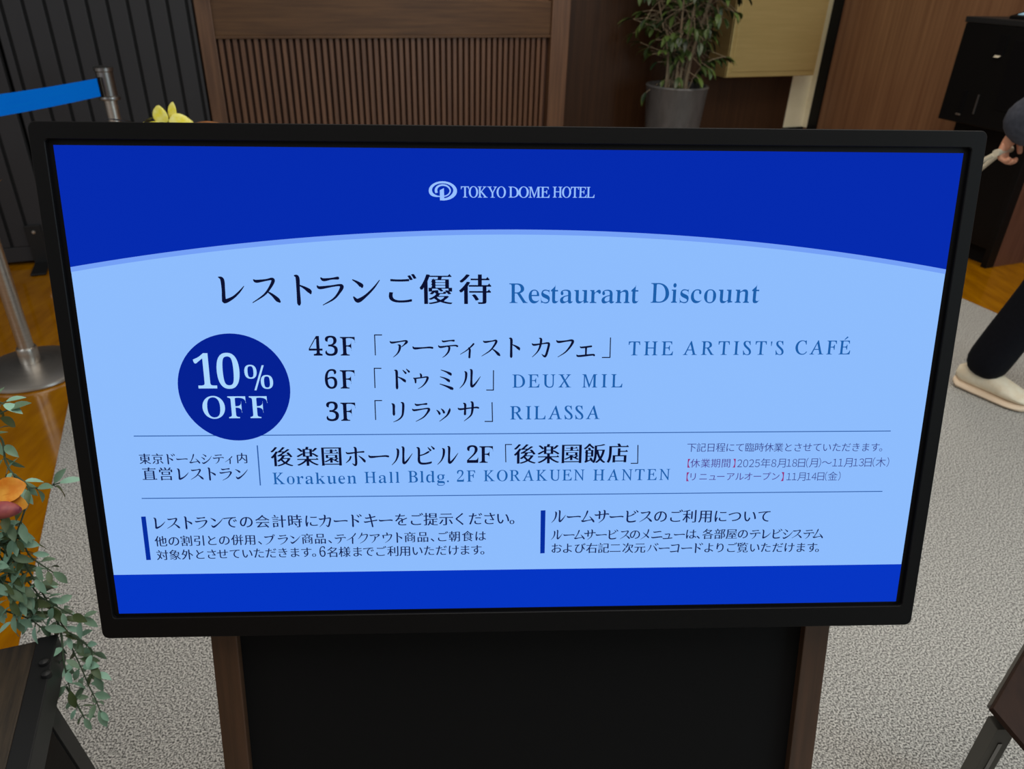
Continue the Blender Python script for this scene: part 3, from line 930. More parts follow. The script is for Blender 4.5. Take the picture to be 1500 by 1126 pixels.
# folding partition: two dark ribbed panels, each with a floor stay
def partition(a0, a1, label, stay, n0):
    t = empty('partition_panel', rw((a0 + a1) / 2, B0, -0.004), R(20))
    w_ = a1 - a0
    m = MB()
    m.box(-w_ / 2, w_ / 2, 0.0, 0.05, 0.02, 2.5, 0.004)
    # wide flat ribs between narrow grooves
    k = 0
    ribs = MB()
    a = n0
    lastx = -w_ / 2 + 0.006
    while a < a1 - 0.02:
        x = a - (a0 + a1) / 2
        if x > -w_ / 2 + 0.03:
            ribs.box(lastx, x - 0.0075, -0.012, 0.001, 0.10, 2.46, 0.003)
            lastx = x + 0.0075
        a += 0.0868
    ribs.box(lastx, w_ / 2 - 0.006, -0.012, 0.001, 0.10, 2.46, 0.003)
    m.build('panel', M['groove'], t)
    ribs.build('ribbed_face', M['partition'], t)
    MB().box(-w_ / 2 + 0.005, w_ / 2 - 0.005, -0.012, 0.001, 0.022, 0.098, 0.002).build('bottom_rail', M['partition'], t)
    if stay is not None:
        x = stay - (a0 + a1) / 2
        s = MB()
        s.box(x - 0.035, x + 0.035, -0.026, -0.013, 0.010, 0.21, 0.003)
        s.box(x - 0.035, x + 0.035, -0.20, -0.026, 0.004, 0.014, 0.003)
        so = s.build('floor_stay', M['iron'], t)
        MB().lathe([(0.0, 0.0), (0.010, 0.0), (0.008, 0.005), (0.0, 0.006)], (0, 0, 0), 14).build('screw', M['steel'], so)
        sc_ = so.children[0]
        sc_.location = (x, -0.026, 0.175)
        sc_.rotation_euler = (R(90), 0, 0)
    tag(t, label, 'partition', 'ribbed partition panels')
    return t


partition(-3.2, -0.768, 'dark grey ribbed partition panel on the far left, with a steel floor stay', -0.845, -3.13)
partition(-0.758, 0.095, 'dark grey ribbed partition panel next to the wooden reception front', None, -0.714)

# reception front: post, rail and slatted panel
t = empty('reception_counter', rw(1.12, B0, -0.004), R(20))
tag(t, 'brown wooden reception counter front with vertical slats under a wide plain rail', 'counter')
W2 = 1.02
MB().box(-W2, -W2 + .075, -0.02, 0.08, 0, 1.62, .003).build('post', M['walnut_v'], t)
MB().box(W2 - .115, W2, -0.02, 0.08, 0, 1.62, .003).build('post', M['walnut_v'], t)
MB().box(-W2 + .075, W2 - .115, -0.005, 0.08, 1.085, 1.262, .004).build('rail', M['walnut'], t)
MB().box(-W2 + .075, W2 - .115, -0.012, 0.0, 1.072, 1.086, .002).build('rail_bead', M['walnut'], t)
MB().box(-W2 + .075, W2 - .115, 0.03, 0.30, 1.262, 1.30, .003).build('counter_top', M['red_wood'], t)
MB().box(-W2 + .075, W2 - .115, 0.03, 0.06, 0.0, 1.08).build('backing', M['slat_back'], t)
m = MB()
x = -W2 + .075 + 0.012
while x < W2 - .13:
    m.box(x, x + 0.0205, 0.002, 0.031, 0.10, 1.08, 0.002)
    x += 0.0345
m.build('slats', M['slat'], t)
MB().box(-W2 + .075, W2 - .115, -0.002, 0.03, 0.0, 0.10, .002).build('plinth', M['walnut'], t)
struct(rbox(MB(), -4.0, 2.0, BW + .9, BW + 1.0, -0.004, 3.0).build('wall_back', M['dark_wood']))
struct(rbox(MB(), -4.0, 0.10, BW, BW + .02, -0.004, 3.0).build('wall_back', M['black_matte']))  # black backing added to stop light leaking through the partition seam
struct(rbox(MB(), 2.0, 2.03, BW, BW + 1.0, -0.004, 3.0).build('wall_back', M['dark_wood']))

# red ribbon bow hanging at the top left of the counter
t = empty('ribbon_bow', rw(0.174, B0 - 0.045, 1.285))
tag(t, 'small red ribbon bow pinned to the left post of the wooden counter', 'ribbon')
m = MB()
for s in (-1, 1):
    P = [(0, 0, 0.02), (s * .03, -.012, .045), (s * .055, -.016, .035), (s * .05, -.014, .012), (s * .02, -.008, .012), (0, 0, .015)]
    m.tube(cr(P, 4), 0.007, 6)
    m.tube(cr([(0, -.004, .015), (s * .012, -.01, -.005), (s * .02, -.008, -.024)], 4), [.006] * 8 + [.004], 6)
m.build('bow', M['red'], t, True)
m = MB()
m.lathe([(0, -.012), (.008, -.010), (.011, 0), (.008, .010), (0, .012)], (0, -.006, .016), 12)
m.build('knot', M['red'], t, True)

# brass wall cabinet
t = empty('wall_cabinet', rw(3.80, BW - .01, 0.80), R(20))
tag(t, 'brass coloured box cabinet hung on the dark wooden wall above the floor', 'cabinet')
MB().box(-.38, .38, -.205, .009, 0.0, 1.0, .003).build('body', M['brass'], t)
MB().box(-.378, .378, -.222, -.2055, 0.004, .996, .003).build('front_panel', M['brass'], t)
d = MB()
d.box(-.345, .345, -.227, -.2225, .038, .965, .002)
d.build('door', M['brass'], t)
MB().box(.30, .315, -.240, -.2275, .60, .72, .003).build('handle', M['brass'], t)

# potted plant
pc = rw(2.955, 4.37, -0.004)
t = empty('potted_plant', pc)
tag(t, 'leafy green plant in a tall grey tapered planter against the dark wood wall', 'plant')
m = MB()
m.lathe([(0.0, 0.0), (.128, 0.0), (.134, .01), (.168, .40), (.198, .772), (.203, .782), (.198, .790), (.184, .790), (.178, .772), (.172, .70), (0.0, .70)], n=56, cap=False)
m.build('planter', M['pot'], t, True)
MB().lathe([(0, .702), (.171, .702), (.171, .715), (.08, .725), (0, .728)], n=40, cap=False).build('soil', M['soil'], t)
rnd = random.Random(5)
m = MB()
lv = []
for k in range(9):
    a = k * 2.4
    r0 = .03 + .05 * rnd.random()
    sx, sy = math.cos(a), math.sin(a)
    sp = .16 + .16 * rnd.random()
    hh = .75 + .5 * rnd.random()
    P = cr([(sx * r0, sy * r0, .70), (sx * (r0 + .01), sy * (r0 + .01), .95), (sx * (r0 + sp * .4), sy * (r0 + sp * .4), .70 + hh * .6), (sx * (r0 + sp), sy * (r0 + sp), .70 + hh)], 6)
    m.tube(P, [max(.0035, .009 - .0003 * i) for i in range(len(P))], 6)
    for q in P[3:]:
        if rnd.random() < (.45 if q.z < 1.1 else 1):
            for _ in range(2 if q.z < 1.05 else 5):
                an = rnd.random() * 6.28
                ln = .05 + .16 * rnd.random()
                lv.append((q, q + Vector((math.cos(an) * ln, math.sin(an) * ln, rnd.uniform(-.10, .09)))))
for q, e in lv:
    m.tube([q, (q + e) / 2 + Vector((0, 0, .012)), e], .002, 4)
# low side sprig on the right
SP = cr([(.05, -.03, .72), (.10, -.04, .86), (.17, -.05, .94), (.27, -.06, .97)], 5)
m.tube(SP, .0035, 5)
m.build('stems', M['bark'], t, True)


def leaf(mb, p, d, up, ln, wd, droop=0.25, n=5):
    """a pointed leaf blade with a fold along its midrib"""
    d = Vector(d).normalized()
    s = d.cross(Vector(up))
    if s.length < 1e-3:
        s = d.cross(Vector((1, 0, 0)))
    s.normalize()
    u = s.cross(d)
    rows = []
    for i in range(n + 1):
        f = i / n
        hw = wd * 0.5 * math.sin(math.pi * min(1, f * 0.92 + 0.06)) ** 0.85 * (1 - 0.15 * f)
        if i == n:
            hw = wd * 0.02
        c = Vector(p) + d * ln * f - u * (droop * ln * f * f)
        rows.append((c + s * hw + u * hw * .30, c, c - s * hw + u * hw * .30))
    vs = [[mb.b.verts.new(q) for q in r] for r in rows]
    for a, b in zip(vs, vs[1:]):
        mb.b.faces.new((a[0], a[1], b[1], b[0]))
        mb.b.faces.new((a[1], a[2], b[2], b[1]))


m = MB()
for q, e in lv:
    for _ in range(2):
        dd = (e - q) + Vector((rnd.uniform(-.1, .1), rnd.uniform(-.1, .1), rnd.uniform(-.14, .02)))
        leaf(m, e, dd, (0, 0, 1), rnd.uniform(.055, .085), rnd.uniform(.026, .038), .3)
for i in range(4, len(SP)):
    for s_ in (-1, 1):
        leaf(m, SP[i], (0.5, s_ * .8, rnd.uniform(-.5, .1)), (0, 0, 1), .075, .034, .3)
leaf(m, SP[-1], (1, 0, -.5), (0, 0, 1), .085, .036)
m.build('foliage', M['ficus'], t, True)

# ------------------------------------------------------------------ payment counter and kiosk on the right
t = empty('kiosk_counter', rw(4.23, 2.975, -0.004), R(20))
tag(t, 'low counter with black front and brown end panel under the black payment kiosk', 'counter')
MB().box(-.13, .158, -.233, .22, .10, .738, .003).build('body', M['black'], t)
MB().box(-.09, .158, -.23, .20, 0.0, .10).build('plinth', M['black_matte'], t)
MB().box(-.085, .158, -.262, -.234, 0.0, .738, .002).build('end_panel', M['mahogany_end'], t)
MB().box(-.15, -.0855, -.268, -.234, 0.0, .738, .002).build('edge_post', M['black'], t)

t = empty('payment_kiosk', rw(4.18, 2.975, .7345), R(20))
tag(t, 'black payment kiosk with card slots and a tilted glowing screen on the right counter', 'kiosk')
MB().box(-.19, .20, -.255, .258, 0.0, .50, .006).build('body', M['black'], t)
MB().box(-.196, .205, -.26, .263, .501, .53, .004).build('lid', M['iron'], t)
# front face looks to -x
s = MB()
s.box(-.194, -.1895, -.02, .03, .36, .46, .001)
so = s.build('receipt_slot', M['panel_border'], t)
MB().hexa([(-.208, -.008, .350), (-.1945, -.010, .358), (-.1945, .024, .358), (-.208, .020, .350), (-.208, -.008, .352), (-.1945, -.010, .360), (-.1945, .024, .360), (-.208, .020, .352)]).build('receipt', M['ivory'], so)
s = MB().box(-.194, -.1895, .12, .145, .05, .17, .001).build('card_slot', M['panel_border'], t)
MB().box(-.197, -.1945, .118, .147, .040, .049, .001).build('slot_lip', M['steel'], s)
MB().box(-.194, -.1895, -.22, -.06, .10, .44, .002).build('keypad_panel', M['panel_border'], t)
MB().box(-.196, -.1895, .04, .047, .06, .16, .001).build('indicator_strip', M['steel_dark'], t)
d = MB()
d.hexa([(-.13, -.25, .5305), (.14, -.25, .5305), (.14, .06, .5305), (-.13, .06, .5305), (-.13, -.25, .546), (.14, -.25, .60), (.14, .06, .60), (-.13, .06, .546)], .003)
so = d.build('tilted_screen', M['black'], t)
MB().hexa([(-.105, -.235, .5515), (.125, -.235, .5975), (.125, .035, .5975), (-.105, .035, .5515), (-.105, -.235, .5535), (.125, -.235, .5995), (.125, .035, .5995), (-.105, .035, .5535)]).build('display_glass', M['tablet_glow'], so, label='pale glowing kiosk display')

# ------------------------------------------------------------------ stanchions and belt
def stanchion(x, y, h_, label):
    t = empty('stanchion', (x, y, -0.004))
    tag(t, label, 'stanchion', 'steel belt stanchions')
    MB().lathe([(0, 0.0), (.185, 0.0), (.190, .006), (.188, .014), (.178, .020), (.08, .034), (.045, .042), (0, .043)], n=64, cap=False).build('base', M['steel'], t, True)
    MB().lathe([(0, .040), (.034, .040), (.036, .046), (.036, .098), (.033, .104), (0, .104)], n=32, cap=False).build('collar', M['steel'], t, True)
    MB().lathe([(0, .10), (.0275, .10), (.0275, h_ - .13), (0, h_ - .13)], n=32, cap=False).build('pole', M['steel'], t, True)
    hd = MB().lathe([(0, h_ - .135), (.044, h_ - .135), (.046, h_ - .130), (.044, h_ - .122), (.036, h_ - .118), (.036, h_ - .02), (.040, h_ - .016), (.040, h_ - .003), (.036, h_), (0, h_)], n=32, cap=False).build('head', M['steel_dark'], t, True)
    return t


PA = Vector((-1.638, 3.56, 0))
PB = Vector((-1.745, 2.64, 0))
stanchion(PA.x, PA.y, 1.004, 'steel stanchion in front of the dark partition, holding the blue belt')
stanchion(PB.x, PB.y, 1.004, 'nearer steel stanchion at the left edge, its round base on the glossy wooden floor')
t = empty('barrier_belt', (PA.x, PA.y, 0.90))
tag(t, 'bright blue retractable belt stretched between the two steel stanchions', 'belt')
A = Vector((-.470 * 3.53 + .0, 3.51, 0)) - Vector((PA.x, PA.y, 0))
d0 = (PB - PA).normalized()
st = d0 * .052
en = (PB - PA) - d0 * .052
sd = Vector((-d0.y, d0.x, 0)) * .0012
m = MB()
N = 16
rings = []
for i in range(N + 1):
    f = i / N
    c = st.lerp(en, f)
    c.z = .023 + .035 * f - .004 * math.sin(math.pi * f)
    hz = .036
    rings.append([c + sd + Vector((0, 0, hz)), c + sd - Vector((0, 0, hz)), c - sd - Vector((0, 0, hz)), c - sd + Vector((0, 0, hz))])
m.loft(rings)
m.build('webbing', M['belt'], t)
for c, s_ in ((st, 1), (en, -1)):
    k = MB()
    p = c - d0 * .004 * s_
    q = c + d0 * .014 * s_
    e = Vector((-d0.y, d0.x, 0)) * .006
    zz = Vector((0, 0, .040))
    up0 = Vector((0, 0, .023 if s_ > 0 else .058))
    p, q = p + up0, q + up0
    k.hexa([p - e - zz, q - e - zz, q + e - zz, p + e - zz, p - e + zz, q - e + zz, q + e + zz, p + e + zz], .001)
    k.build('belt_clip', M['black'], t)

# trailing stems of the garland (world metres), spacing and leaf length
GARLAND = [
  ([(-0.93, 0.67, 0.605), (-0.7948, 0.7451, 0.8202), (-0.6895, 0.7903, 0.7902), (-0.6905, 0.8771, 0.8617), (-0.6723, 0.9014, 0.8455), (-0.6643, 0.8845, 0.8164), (-0.6517, 0.874, 0.7992), (-0.6383, 0.8734, 0.7792), (-0.6218, 0.8808, 0.7736), (-0.6039, 0.8911, 0.7731)], 0.026, 0.03),
  ([(-0.6517, 0.874, 0.7992), (-0.6383, 0.8734, 0.7792), (-0.6392, 0.8662, 0.7665), (-0.6458, 0.8525, 0.7418), (-0.6582, 0.8371, 0.7136)], 0.028, 0.03),
  ([(-0.87, 0.685, 0.605), (-0.7972, 0.7485, 0.7911), (-0.6943, 0.797, 0.7611), (-0.6842, 0.844, 0.7636), (-0.6778, 0.8532, 0.74), (-0.6733, 0.8521, 0.7183), (-0.6635, 0.8438, 0.6844), (-0.6605, 0.8454, 0.647), (-0.6596, 0.8524, 0.5986), (-0.6613, 0.8648, 0.5392), (-0.6538, 0.8638, 0.4976), (-0.6503, 0.8582, 0.4679), (-0.6283, 0.8331, 0.4462), (-0.6172, 0.8198, 0.4238), (-0.6061, 0.8085, 0.4051), (-0.5994, 0.7997, 0.3901)], 0.018, 0.031),
  ([(-0.6613, 0.8648, 0.5392), (-0.6559, 0.8541, 0.5007), (-0.6479, 0.8308, 0.4809), (-0.6424, 0.8174, 0.4577), (-0.6357, 0.8028, 0.4327)], 0.022, 0.03),
  ([(-0.6538, 0.8638, 0.4976), (-0.6341, 0.8576, 0.4887), (-0.6132, 0.8477, 0.4732), (-0.6153, 0.838, 0.4561), (-0.6064, 0.8269, 0.4374)], 0.022, 0.028),
  ([(-0.93, 0.67, 0.605), (-0.7971, 0.744, 0.7751), (-0.6942, 0.7879, 0.7451), (-0.6872, 0.8334, 0.7042), (-0.6786, 0.846, 0.6666), (-0.6744, 0.8532, 0.6189), (-0.6675, 0.8548, 0.5819), (-0.6747, 0.8565, 0.5437)], 0.017, 0.031),
  ([(-0.9, 0.715, 0.605), (-0.797, 0.7394, 0.7592), (-0.694, 0.7788, 0.7292), (-0.6853, 0.8114, 0.686), (-0.6819, 0.819, 0.639), (-0.6823, 0.8213, 0.6025), (-0.6924, 0.8209, 0.5603)], 0.018, 0.03),
  ([(-0.87, 0.685, 0.605), (-0.7927, 0.7529, 0.8073), (-0.6853, 0.8057, 0.7773), (-0.6814, 0.8684, 0.7866), (-0.6637, 0.8806, 0.7895), (-0.649, 0.8729, 0.7772)], 0.02, 0.028),
  ([(-0.915, 0.73, 0.605), (-0.7929, 0.7665, 0.8551), (-0.6857, 0.833, 0.8251), (-0.6812, 0.886, 0.8782), (-0.6803, 0.9256, 0.8871), (-0.6668, 0.9241, 0.8858)], 0.02, 0.03),
  ([(-0.885, 0.7, 0.605), (-0.7974, 0.7667, 0.8548), (-0.6948, 0.8333, 0.8248), (-0.6811, 0.8767, 0.8619), (-0.6773, 0.9159, 0.8705), (-0.661, 0.9201, 0.8793)], 0.05, 0.034),
  ([(-0.93, 0.67, 0.605), (-0.7925, 0.7438, 0.7754), (-0.685, 0.7876, 0.7454), (-0.6791, 0.8456, 0.7062), (-0.6607, 0.8526, 0.7), (-0.6516, 0.8475, 0.6717), (-0.6298, 0.8502, 0.6381)], 0.019, 0.029),
  ([(-0.9, 0.715, 0.605), (-0.7923, 0.7325, 0.7355), (-0.6846, 0.7649, 0.7055), (-0.6899, 0.8242, 0.6474), (-0.6734, 0.8398, 0.6156), (-0.6549, 0.8518, 0.5777), (-0.6397, 0.8579, 0.5493), (-0.6205, 0.859, 0.533)], 0.018, 0.03),
  ([(-0.87, 0.685, 0.605), (-0.8038, 0.7379, 0.7122), (-0.7076, 0.7759, 0.6822), (-0.7161, 0.8177, 0.6133), (-0.7049, 0.8315, 0.5778), (-0.686, 0.84, 0.5541), (-0.6767, 0.8471, 0.527)], 0.016, 0.03),
  ([(-0.915, 0.73, 0.605), (-0.7972, 0.7485, 0.7911), (-0.6943, 0.797, 0.7611), (-0.6906, 0.8426, 0.7403), (-0.674, 0.8347, 0.6876), (-0.6824, 0.8338, 0.6447), (-0.6783, 0.8381, 0.592)], 0.016, 0.031),
  ([(-0.885, 0.7, 0.605), (-0.7971, 0.744, 0.7751), (-0.6942, 0.7879, 0.7451), (-0.697, 0.8386, 0.7124), (-0.6844, 0.8388, 0.6534), (-0.6784, 0.8349, 0.6066), (-0.6777, 0.8423, 0.5589)], 0.016, 0.031),
  ([(-0.93, 0.67, 0.605), (-0.7973, 0.7575, 0.8229), (-0.6946, 0.8151, 0.7929), (-0.6777, 0.8405, 0.7784), (-0.6658, 0.8526, 0.7603), (-0.6641, 0.847, 0.7303), (-0.6685, 0.8479, 0.6911)], 0.016, 0.03),
  ([(-0.6477, 0.8136, 0.4304), (-0.6313, 0.7996, 0.4074), (-0.6181, 0.7874, 0.387)], 0.02, 0.022),
]
FLOWER = [(-0.6488, 0.8207, 0.807), (-0.6217, 0.7883, 0.8032), (-0.6672, 1.078, 1.1563)]

# ------------------------------------------------------------------ yellow orchid arrangement on a wooden plinth behind the display
PX, PY = -0.90, 2.45
t = empty('plinth', (PX, PY, -0.004), R(20))
tag(t, 'plain wooden plinth standing behind the display near the partition', 'plinth')
MB().box(-.17, .17, -.17, .17, 0, .70, .004).build('body', M['walnut_v'], t)
MB().box(-.18, .18, -.18, .18, .70, .72, .003).build('top', M['walnut'], t)
t = empty('flower_arrangement', (PX, PY, .716))
tag(t, 'yellow flowers with dark leaves just showing over the top left edge of the display', 'flowers')
MB().lathe([(0, 0), (.05, 0), (.07, .05), (.06, .11), (.04, .15), (.048, .17), (.040, .17), (.034, .14), (0, .14)], n=32, cap=False).build('vase', M['dark_leaf'], t, True)
def to_l(dx, z, y=2.43):
    return Vector((dx * y - PX, y - PY, z - .716))
m = MB()
for e in (to_l(-.396, 1.00), to_l(-.383, .985), to_l(-.43, .97), to_l(-.345, .975)):
    m.tube(cr([(0, 0, .12), (e.x * .3, e.y * .5, e.z * .7), e], 5), .003, 5)
m.build('stems', M['stem'], t, True)


def petal(mb, p, d, up, ln, wd, curl=.25, th=.0035):
    """thick rounded petal"""
    d = Vector(d).normalized()
    s = d.cross(Vector(up)).normalized()
    u = s.cross(d)
    rings = []
    n = 7
    for i in range(n + 1):
        f = i / n
        hw = max(.0015, wd * .5 * math.sin(math.pi * (0.08 + 0.90 * f)) ** .6)
        c = Vector(p) + d * ln * f + u * curl * ln * (f * f)
        ring = []
        for k in range(10):
            a = 2 * math.pi * k / 10
            ring.append(c + s * hw * math.cos(a) + u * (th * math.sin(a) + hw * .35 * math.cos(a) ** 2))
        rings.append(ring)
    mb.loft(rings)


m = MB()
c = to_l(-.398, .985)
petal(m, c + Vector((-.004, 0, -.006)), (-.10, 0, 1), (0, -1, 0), .058, .046, .12, .008)
petal(m, c + Vector((.022, .006, .008)), (.20, 0, 1), (0, -1, 0), .054, .026, .1, .008)
petal(m, c + Vector((.018, -.004, .0)), (1, -.1, .10), (0, -1, .2), .058, .056, -.35, .009)
petal(m, c + Vector((-.012, -.006, -.004)), (-.5, -.5, -.3), (0, -1, .5), .05, .04, .2, .006)
petal(m, c + Vector((.03, -.004, -.01)), (.5, -.5, -.5), (0, -1, .5), .05, .04, .2, .006)
m.build('bloom', M['yellow'], t, True)
m = MB()
c2 = to_l(-.424, .968)
for k in range(5):
    a = k * 1.256
    petal(m, c2, (math.cos(a), -.4, math.sin(a)), (0, -1, 0), .025, .02, .2, .003)
m.build('bloom', M['yellow'], t, True)
m = MB()
for k in range(7):
    leaf(m, to_l(-.455 + .008 * k, .965 + .004 * (k % 3)), (-1 + .3 * k, -.2, .35 - .1 * (k % 2)), (0, 0, 1), .075, .022, .35)
m.build('foliage', M['dark_leaf'], t, True)
m = MB()
leaf(m, to_l(-.362, .985), (1, 0, .10), (0, 0, 1), .085, .03, .1)
leaf(m, to_l(-.366, .975), (-1, 0, .18), (0, 0, 1), .04, .02, .1)
m.build('bronze_leaf', M['bronze_leaf'], t, True, 'bronze leaf')

# ------------------------------------------------------------------ rustic stool at the lower left
# local x along the room's width (its right end has the iron band), y away, origin under the far right corner
t = empty('wooden_stool', (-.663, .852, 0.0), R(17.5))
tag(t, 'dark weathered wooden stool with a bolted black iron end band and splayed legs', 'stool')
SH = .50
MB().box(-.62, -.3005, -.42, -.2105, SH - .038, SH, .003).build('plank', M['old_wood'], t)
MB().box(-.62, -.3005, -.2095, 0, SH - .038, SH, .003).build('plank', M['old_wood'], t)
MB().box(-.2995, -.027, -.42, 0, SH - .038, SH, .003).build('plank', M['old_wood'], t)
b = MB()
b.box(-.0265, .002, -.424, .004, SH - .052, SH + .002, .002)
bd = b.build('end_band', M['iron'], t)
b = MB()
b.box(-.64, -.6205, -.424, .004, SH - .052, SH + .002, .002)
b.build('end_band', M['iron'], t)
for bx, by in ((-.008, -.053), (-.001, -.078), (-.008, -.34), (-.001, -.365)):
    o = MB().lathe([(0.0075, -.004), (.0078, 0.0), (.0066, .004), (.003, .0062), (0, .0066)], (bx, by, SH + .003), 16, False).build('bolt', M['iron'], bd, True)


def stool_leg(p, q, wd):
    p, q = Vector(p), Vector(q)
    m = MB()
    d = (q - p).normalized()
    s = d.cross(Vector((0, 1, 0))).normalized()
    v = Vector((0, 1, 0))
    for a0, a1, b0, b1 in ((-wd, 0.0, -.003, .003), (-.003, .003, 0.0, wd * .8)):
        P = []
        for c in (p, q):
            P += [c + s * a0 + v * b0, c + s * a1 + v * b0, c + s * a1 + v * b1, c + s * a0 + v * b1]
        P = [Vector((e.x, e.y, max(e.z, .001))) for e in P]
        m.hexa(P)
    return m


for (p, q) in (((-.012, -.11, SH - .05), (.021, -.083, 0.0)), ((-.012, -.31, SH - .05), (.021, -.34, 0.0)),
               ((-.61, -.11, SH - .05), (-.645, -.083, 0.0)), ((-.61, -.31, SH - .05), (-.645, -.34, 0.0))):
    stool_leg(p, q, .046).build('leg', M['iron'], t)
MB().box(-.60, -.03, -.225, -.195, SH - .09, SH - .05, .002).build('stretcher', M['iron'], t)

# ------------------------------------------------------------------ garland of artificial leaves in a low pot on the stool
t = empty('leaf_garland', (-.90, .70, SH))
tag(t, 'trailing green artificial garland with orange flowers in a pot on the wooden stool', 'garland')
O = Vector((-.90, .70, SH))
MB().lathe([(0, 0.001), (.06, 0.001), (.075, .10), (.08, .12), (.072, .12), (.065, .10), (0, .10)], n=32, cap=False).build('pot', M['pot'], t, True)
STEMS = GARLAND
sm = MB()
lm = MB()
om = MB()
rnd = random.Random(11)
for si, (pts, dens, size) in enumerate(STEMS):
    P = cr([Vector(p) - O for p in pts], 6)
    sm.tube(P, [max(.0009, .0021 * (1 - .6 * i / len(P))) for i in range(len(P))], 6)
    acc = 0.0
    for i in range(1, len(P)):
        acc += (P[i] - P[i - 1]).length
        if acc > dens * .74:
            acc = 0
            d = (P[i] - P[i - 1]).normalized()
            s0 = rnd.random() * 6.28
            for k in range(2):
                a = s0 + k * math.pi + rnd.uniform(-.4, .4)
                ax1 = d.cross(Vector((.3, .2, .9))).normalized()
                ax2 = ax1.cross(d)
                dd = ax1 * math.cos(a) + ax2 * math.sin(a) + d * .55 + Vector((0, 0, -.12))
                ln = size * rnd.uniform(.62, 1.0)
                st_ = P[i] + dd.normalized() * .006
                sm.tube([P[i], st_], .0007, 4)
                tgt = lm
                leaf(tgt, st_, dd, Vector((rnd.uniform(-.5, .5), rnd.uniform(-.9, .1), .9)), ln, ln * rnd.uniform(.40, .54), rnd.uniform(.05, .35))
    leaf(lm, P[-1], P[-1] - P[-2], (0, -.3, 1), size, size * .45, .2)
sm.build('stems', M['stem'], t, True)
lm.build('foliage', M['garland'], t, True)
# orange orchid with a purple bud, and a slender orange tip high above
F = FLOWER
fc = Vector(F[0]) - O
m = MB()
cu = Vector((0, -.72, .55))
petal(m, fc + Vector((-.005, 0, .010)), (-.1, .25, 1), cu, .040, .036, .2, .002)
petal(m, fc + Vector((.004, 0, .0)), (1, .35, .25), cu, .036, .034, -.1, .002)
petal(m, fc + Vector((.008, -.004, -.006)), (1, .1, -.45), cu, .034, .026, -.1, .002)
petal(m, fc + Vector((-.006, 0, .0)), (-1, .35, .35), cu, .052, .046, -.1, .002)
petal(m, fc + Vector((-.008, -.004, -.006)), (-.8, .1, -.5), cu, .048, .036, -.1, .002)
fl_ = m.build('bloom', M['orange'], t, True, 'orange flower')
m = MB()
pc_ = Vector(F[1]) - O
rings = []
for i in range(9):
    f = i / 8
    r_ = .0125 * math.sin(math.pi * (.06 + .88 * f)) ** .7
    c = pc_ + Vector((-.022 + .044 * f, .004 * f, .002 * math.sin(3 * f)))
    rings.append([c + Vector((0, math.cos(a) * r_, math.sin(a) * r_ * .9)) for a in [2 * math.pi * k / 14 for k in range(14)]])
m.loft(rings)
m.build('bud', M['purple'], t, True, 'purple pink bud')
m = MB()
tip = Vector(F[2]) - O
m.tube(cr([(0, 0, .1), (.03, .05, .35), tip + Vector((-.09, -.02, -.06))], 6), .002, 5)
m.build('stem', M['stem'], t, True)
m = MB()
leaf(m, tip + Vector((-.09, -.02, -.06)), Vector((.09, .02, .06)), (0, 0, 1), .111, .02, -.06)
leaf(m, tip + Vector((-.09, -.02, -.06)), Vector((-.06, .02, .08)), (0, 0, 1), .08, .02, -.1)
leaf(m, tip + Vector((-.09, -.02, -.06)), Vector((-.09, -.03, .02)), (0, 0, 1), .08, .02, -.1)
m.build('bloom', M['orange'], t, True, 'slender orange petals')

# ------------------------------------------------------------------ slanted wooden menu stand at the lower right
BC = Vector((.6935, .6271, .600))
b1 = Vector((.7554, .6553, 0)).normalized()
b2 = Vector((.5642, -.6503, -.5087)).normalized()
bn = b1.cross(b2).normalized()
if bn.z < 0:
    bn = -bn
bl = Vector((BC.x + .12, BC.y + .0, 0))
t = empty('menu_stand', (BC.x + .2, BC.y - .02, 0))
tag(t, 'slanted dark red-brown wooden board on a grey steel leg frame at the lower right', 'menu stand')
o0 = t.location


def brd(x, y, z):
    return BC + b1 * x + b2 * y + bn * z - o0


MB().box(0, .45, 0, .32, -.008, 0, .001, f=brd).build('board', M['mahogany'], t)
MB().box(.034, .42, .010, .305, -.034, -.0085, .001, f=brd).build('board_frame', M['grey_steel'], t)
for x0, y0 in ((.030, .028), (.39, .028), (.030, .270), (.39, .270)):
    top = brd(x0 + .012, y0 + .012, -.037)
    m = MB()
    P = [(top.x - .014, top.y - .011), (top.x + .014, top.y - .011), (top.x + .014, top.y + .011), (top.x - .014, top.y + .011)]
    m.hexa([(x, y, .001) for x, y in P] + [(x, y, top.z) for x, y in P], .001)
    lg = m.build('leg', M['grey_steel'], t)
    s = MB()
    s.box(top.x - .003, top.x + .003, top.y - .0125, top.y - .0112, .08, top.z - .03)
    s.build('slot', M['steel_dark'], lg)

# ------------------------------------------------------------------ suitcase being pulled
HAND = Vector((1.866, 2.65, .914))
fw = Vector((.598, -.801, 0))          # walking direction
rt = Vector((-.801, -.598, 0))         # the walker's right
upv = Vector((0, 0, 1))
tilt = R(34)
sd_ = upv * math.cos(tilt) + fw * math.sin(tilt)       # up along the leaning case
nn_ = fw * math.cos(tilt) - upv * math.sin(tilt)
foot = HAND - sd_ * .985 - Vector((0, 0, 0))
foot.z = HAND.z - (sd_ * .985).z
SB = Vector((foot.x, foot.y, 0))
t = empty('suitcase', (foot.x, foot.y, 0))
tag(t, 'dark wheeled suitcase with a pale telescopic handle, pulled behind the display by a walking person', 'suitcase')


def sc(x, y, z):
    return foot + rt * x + nn_ * y + sd_ * z - t.location


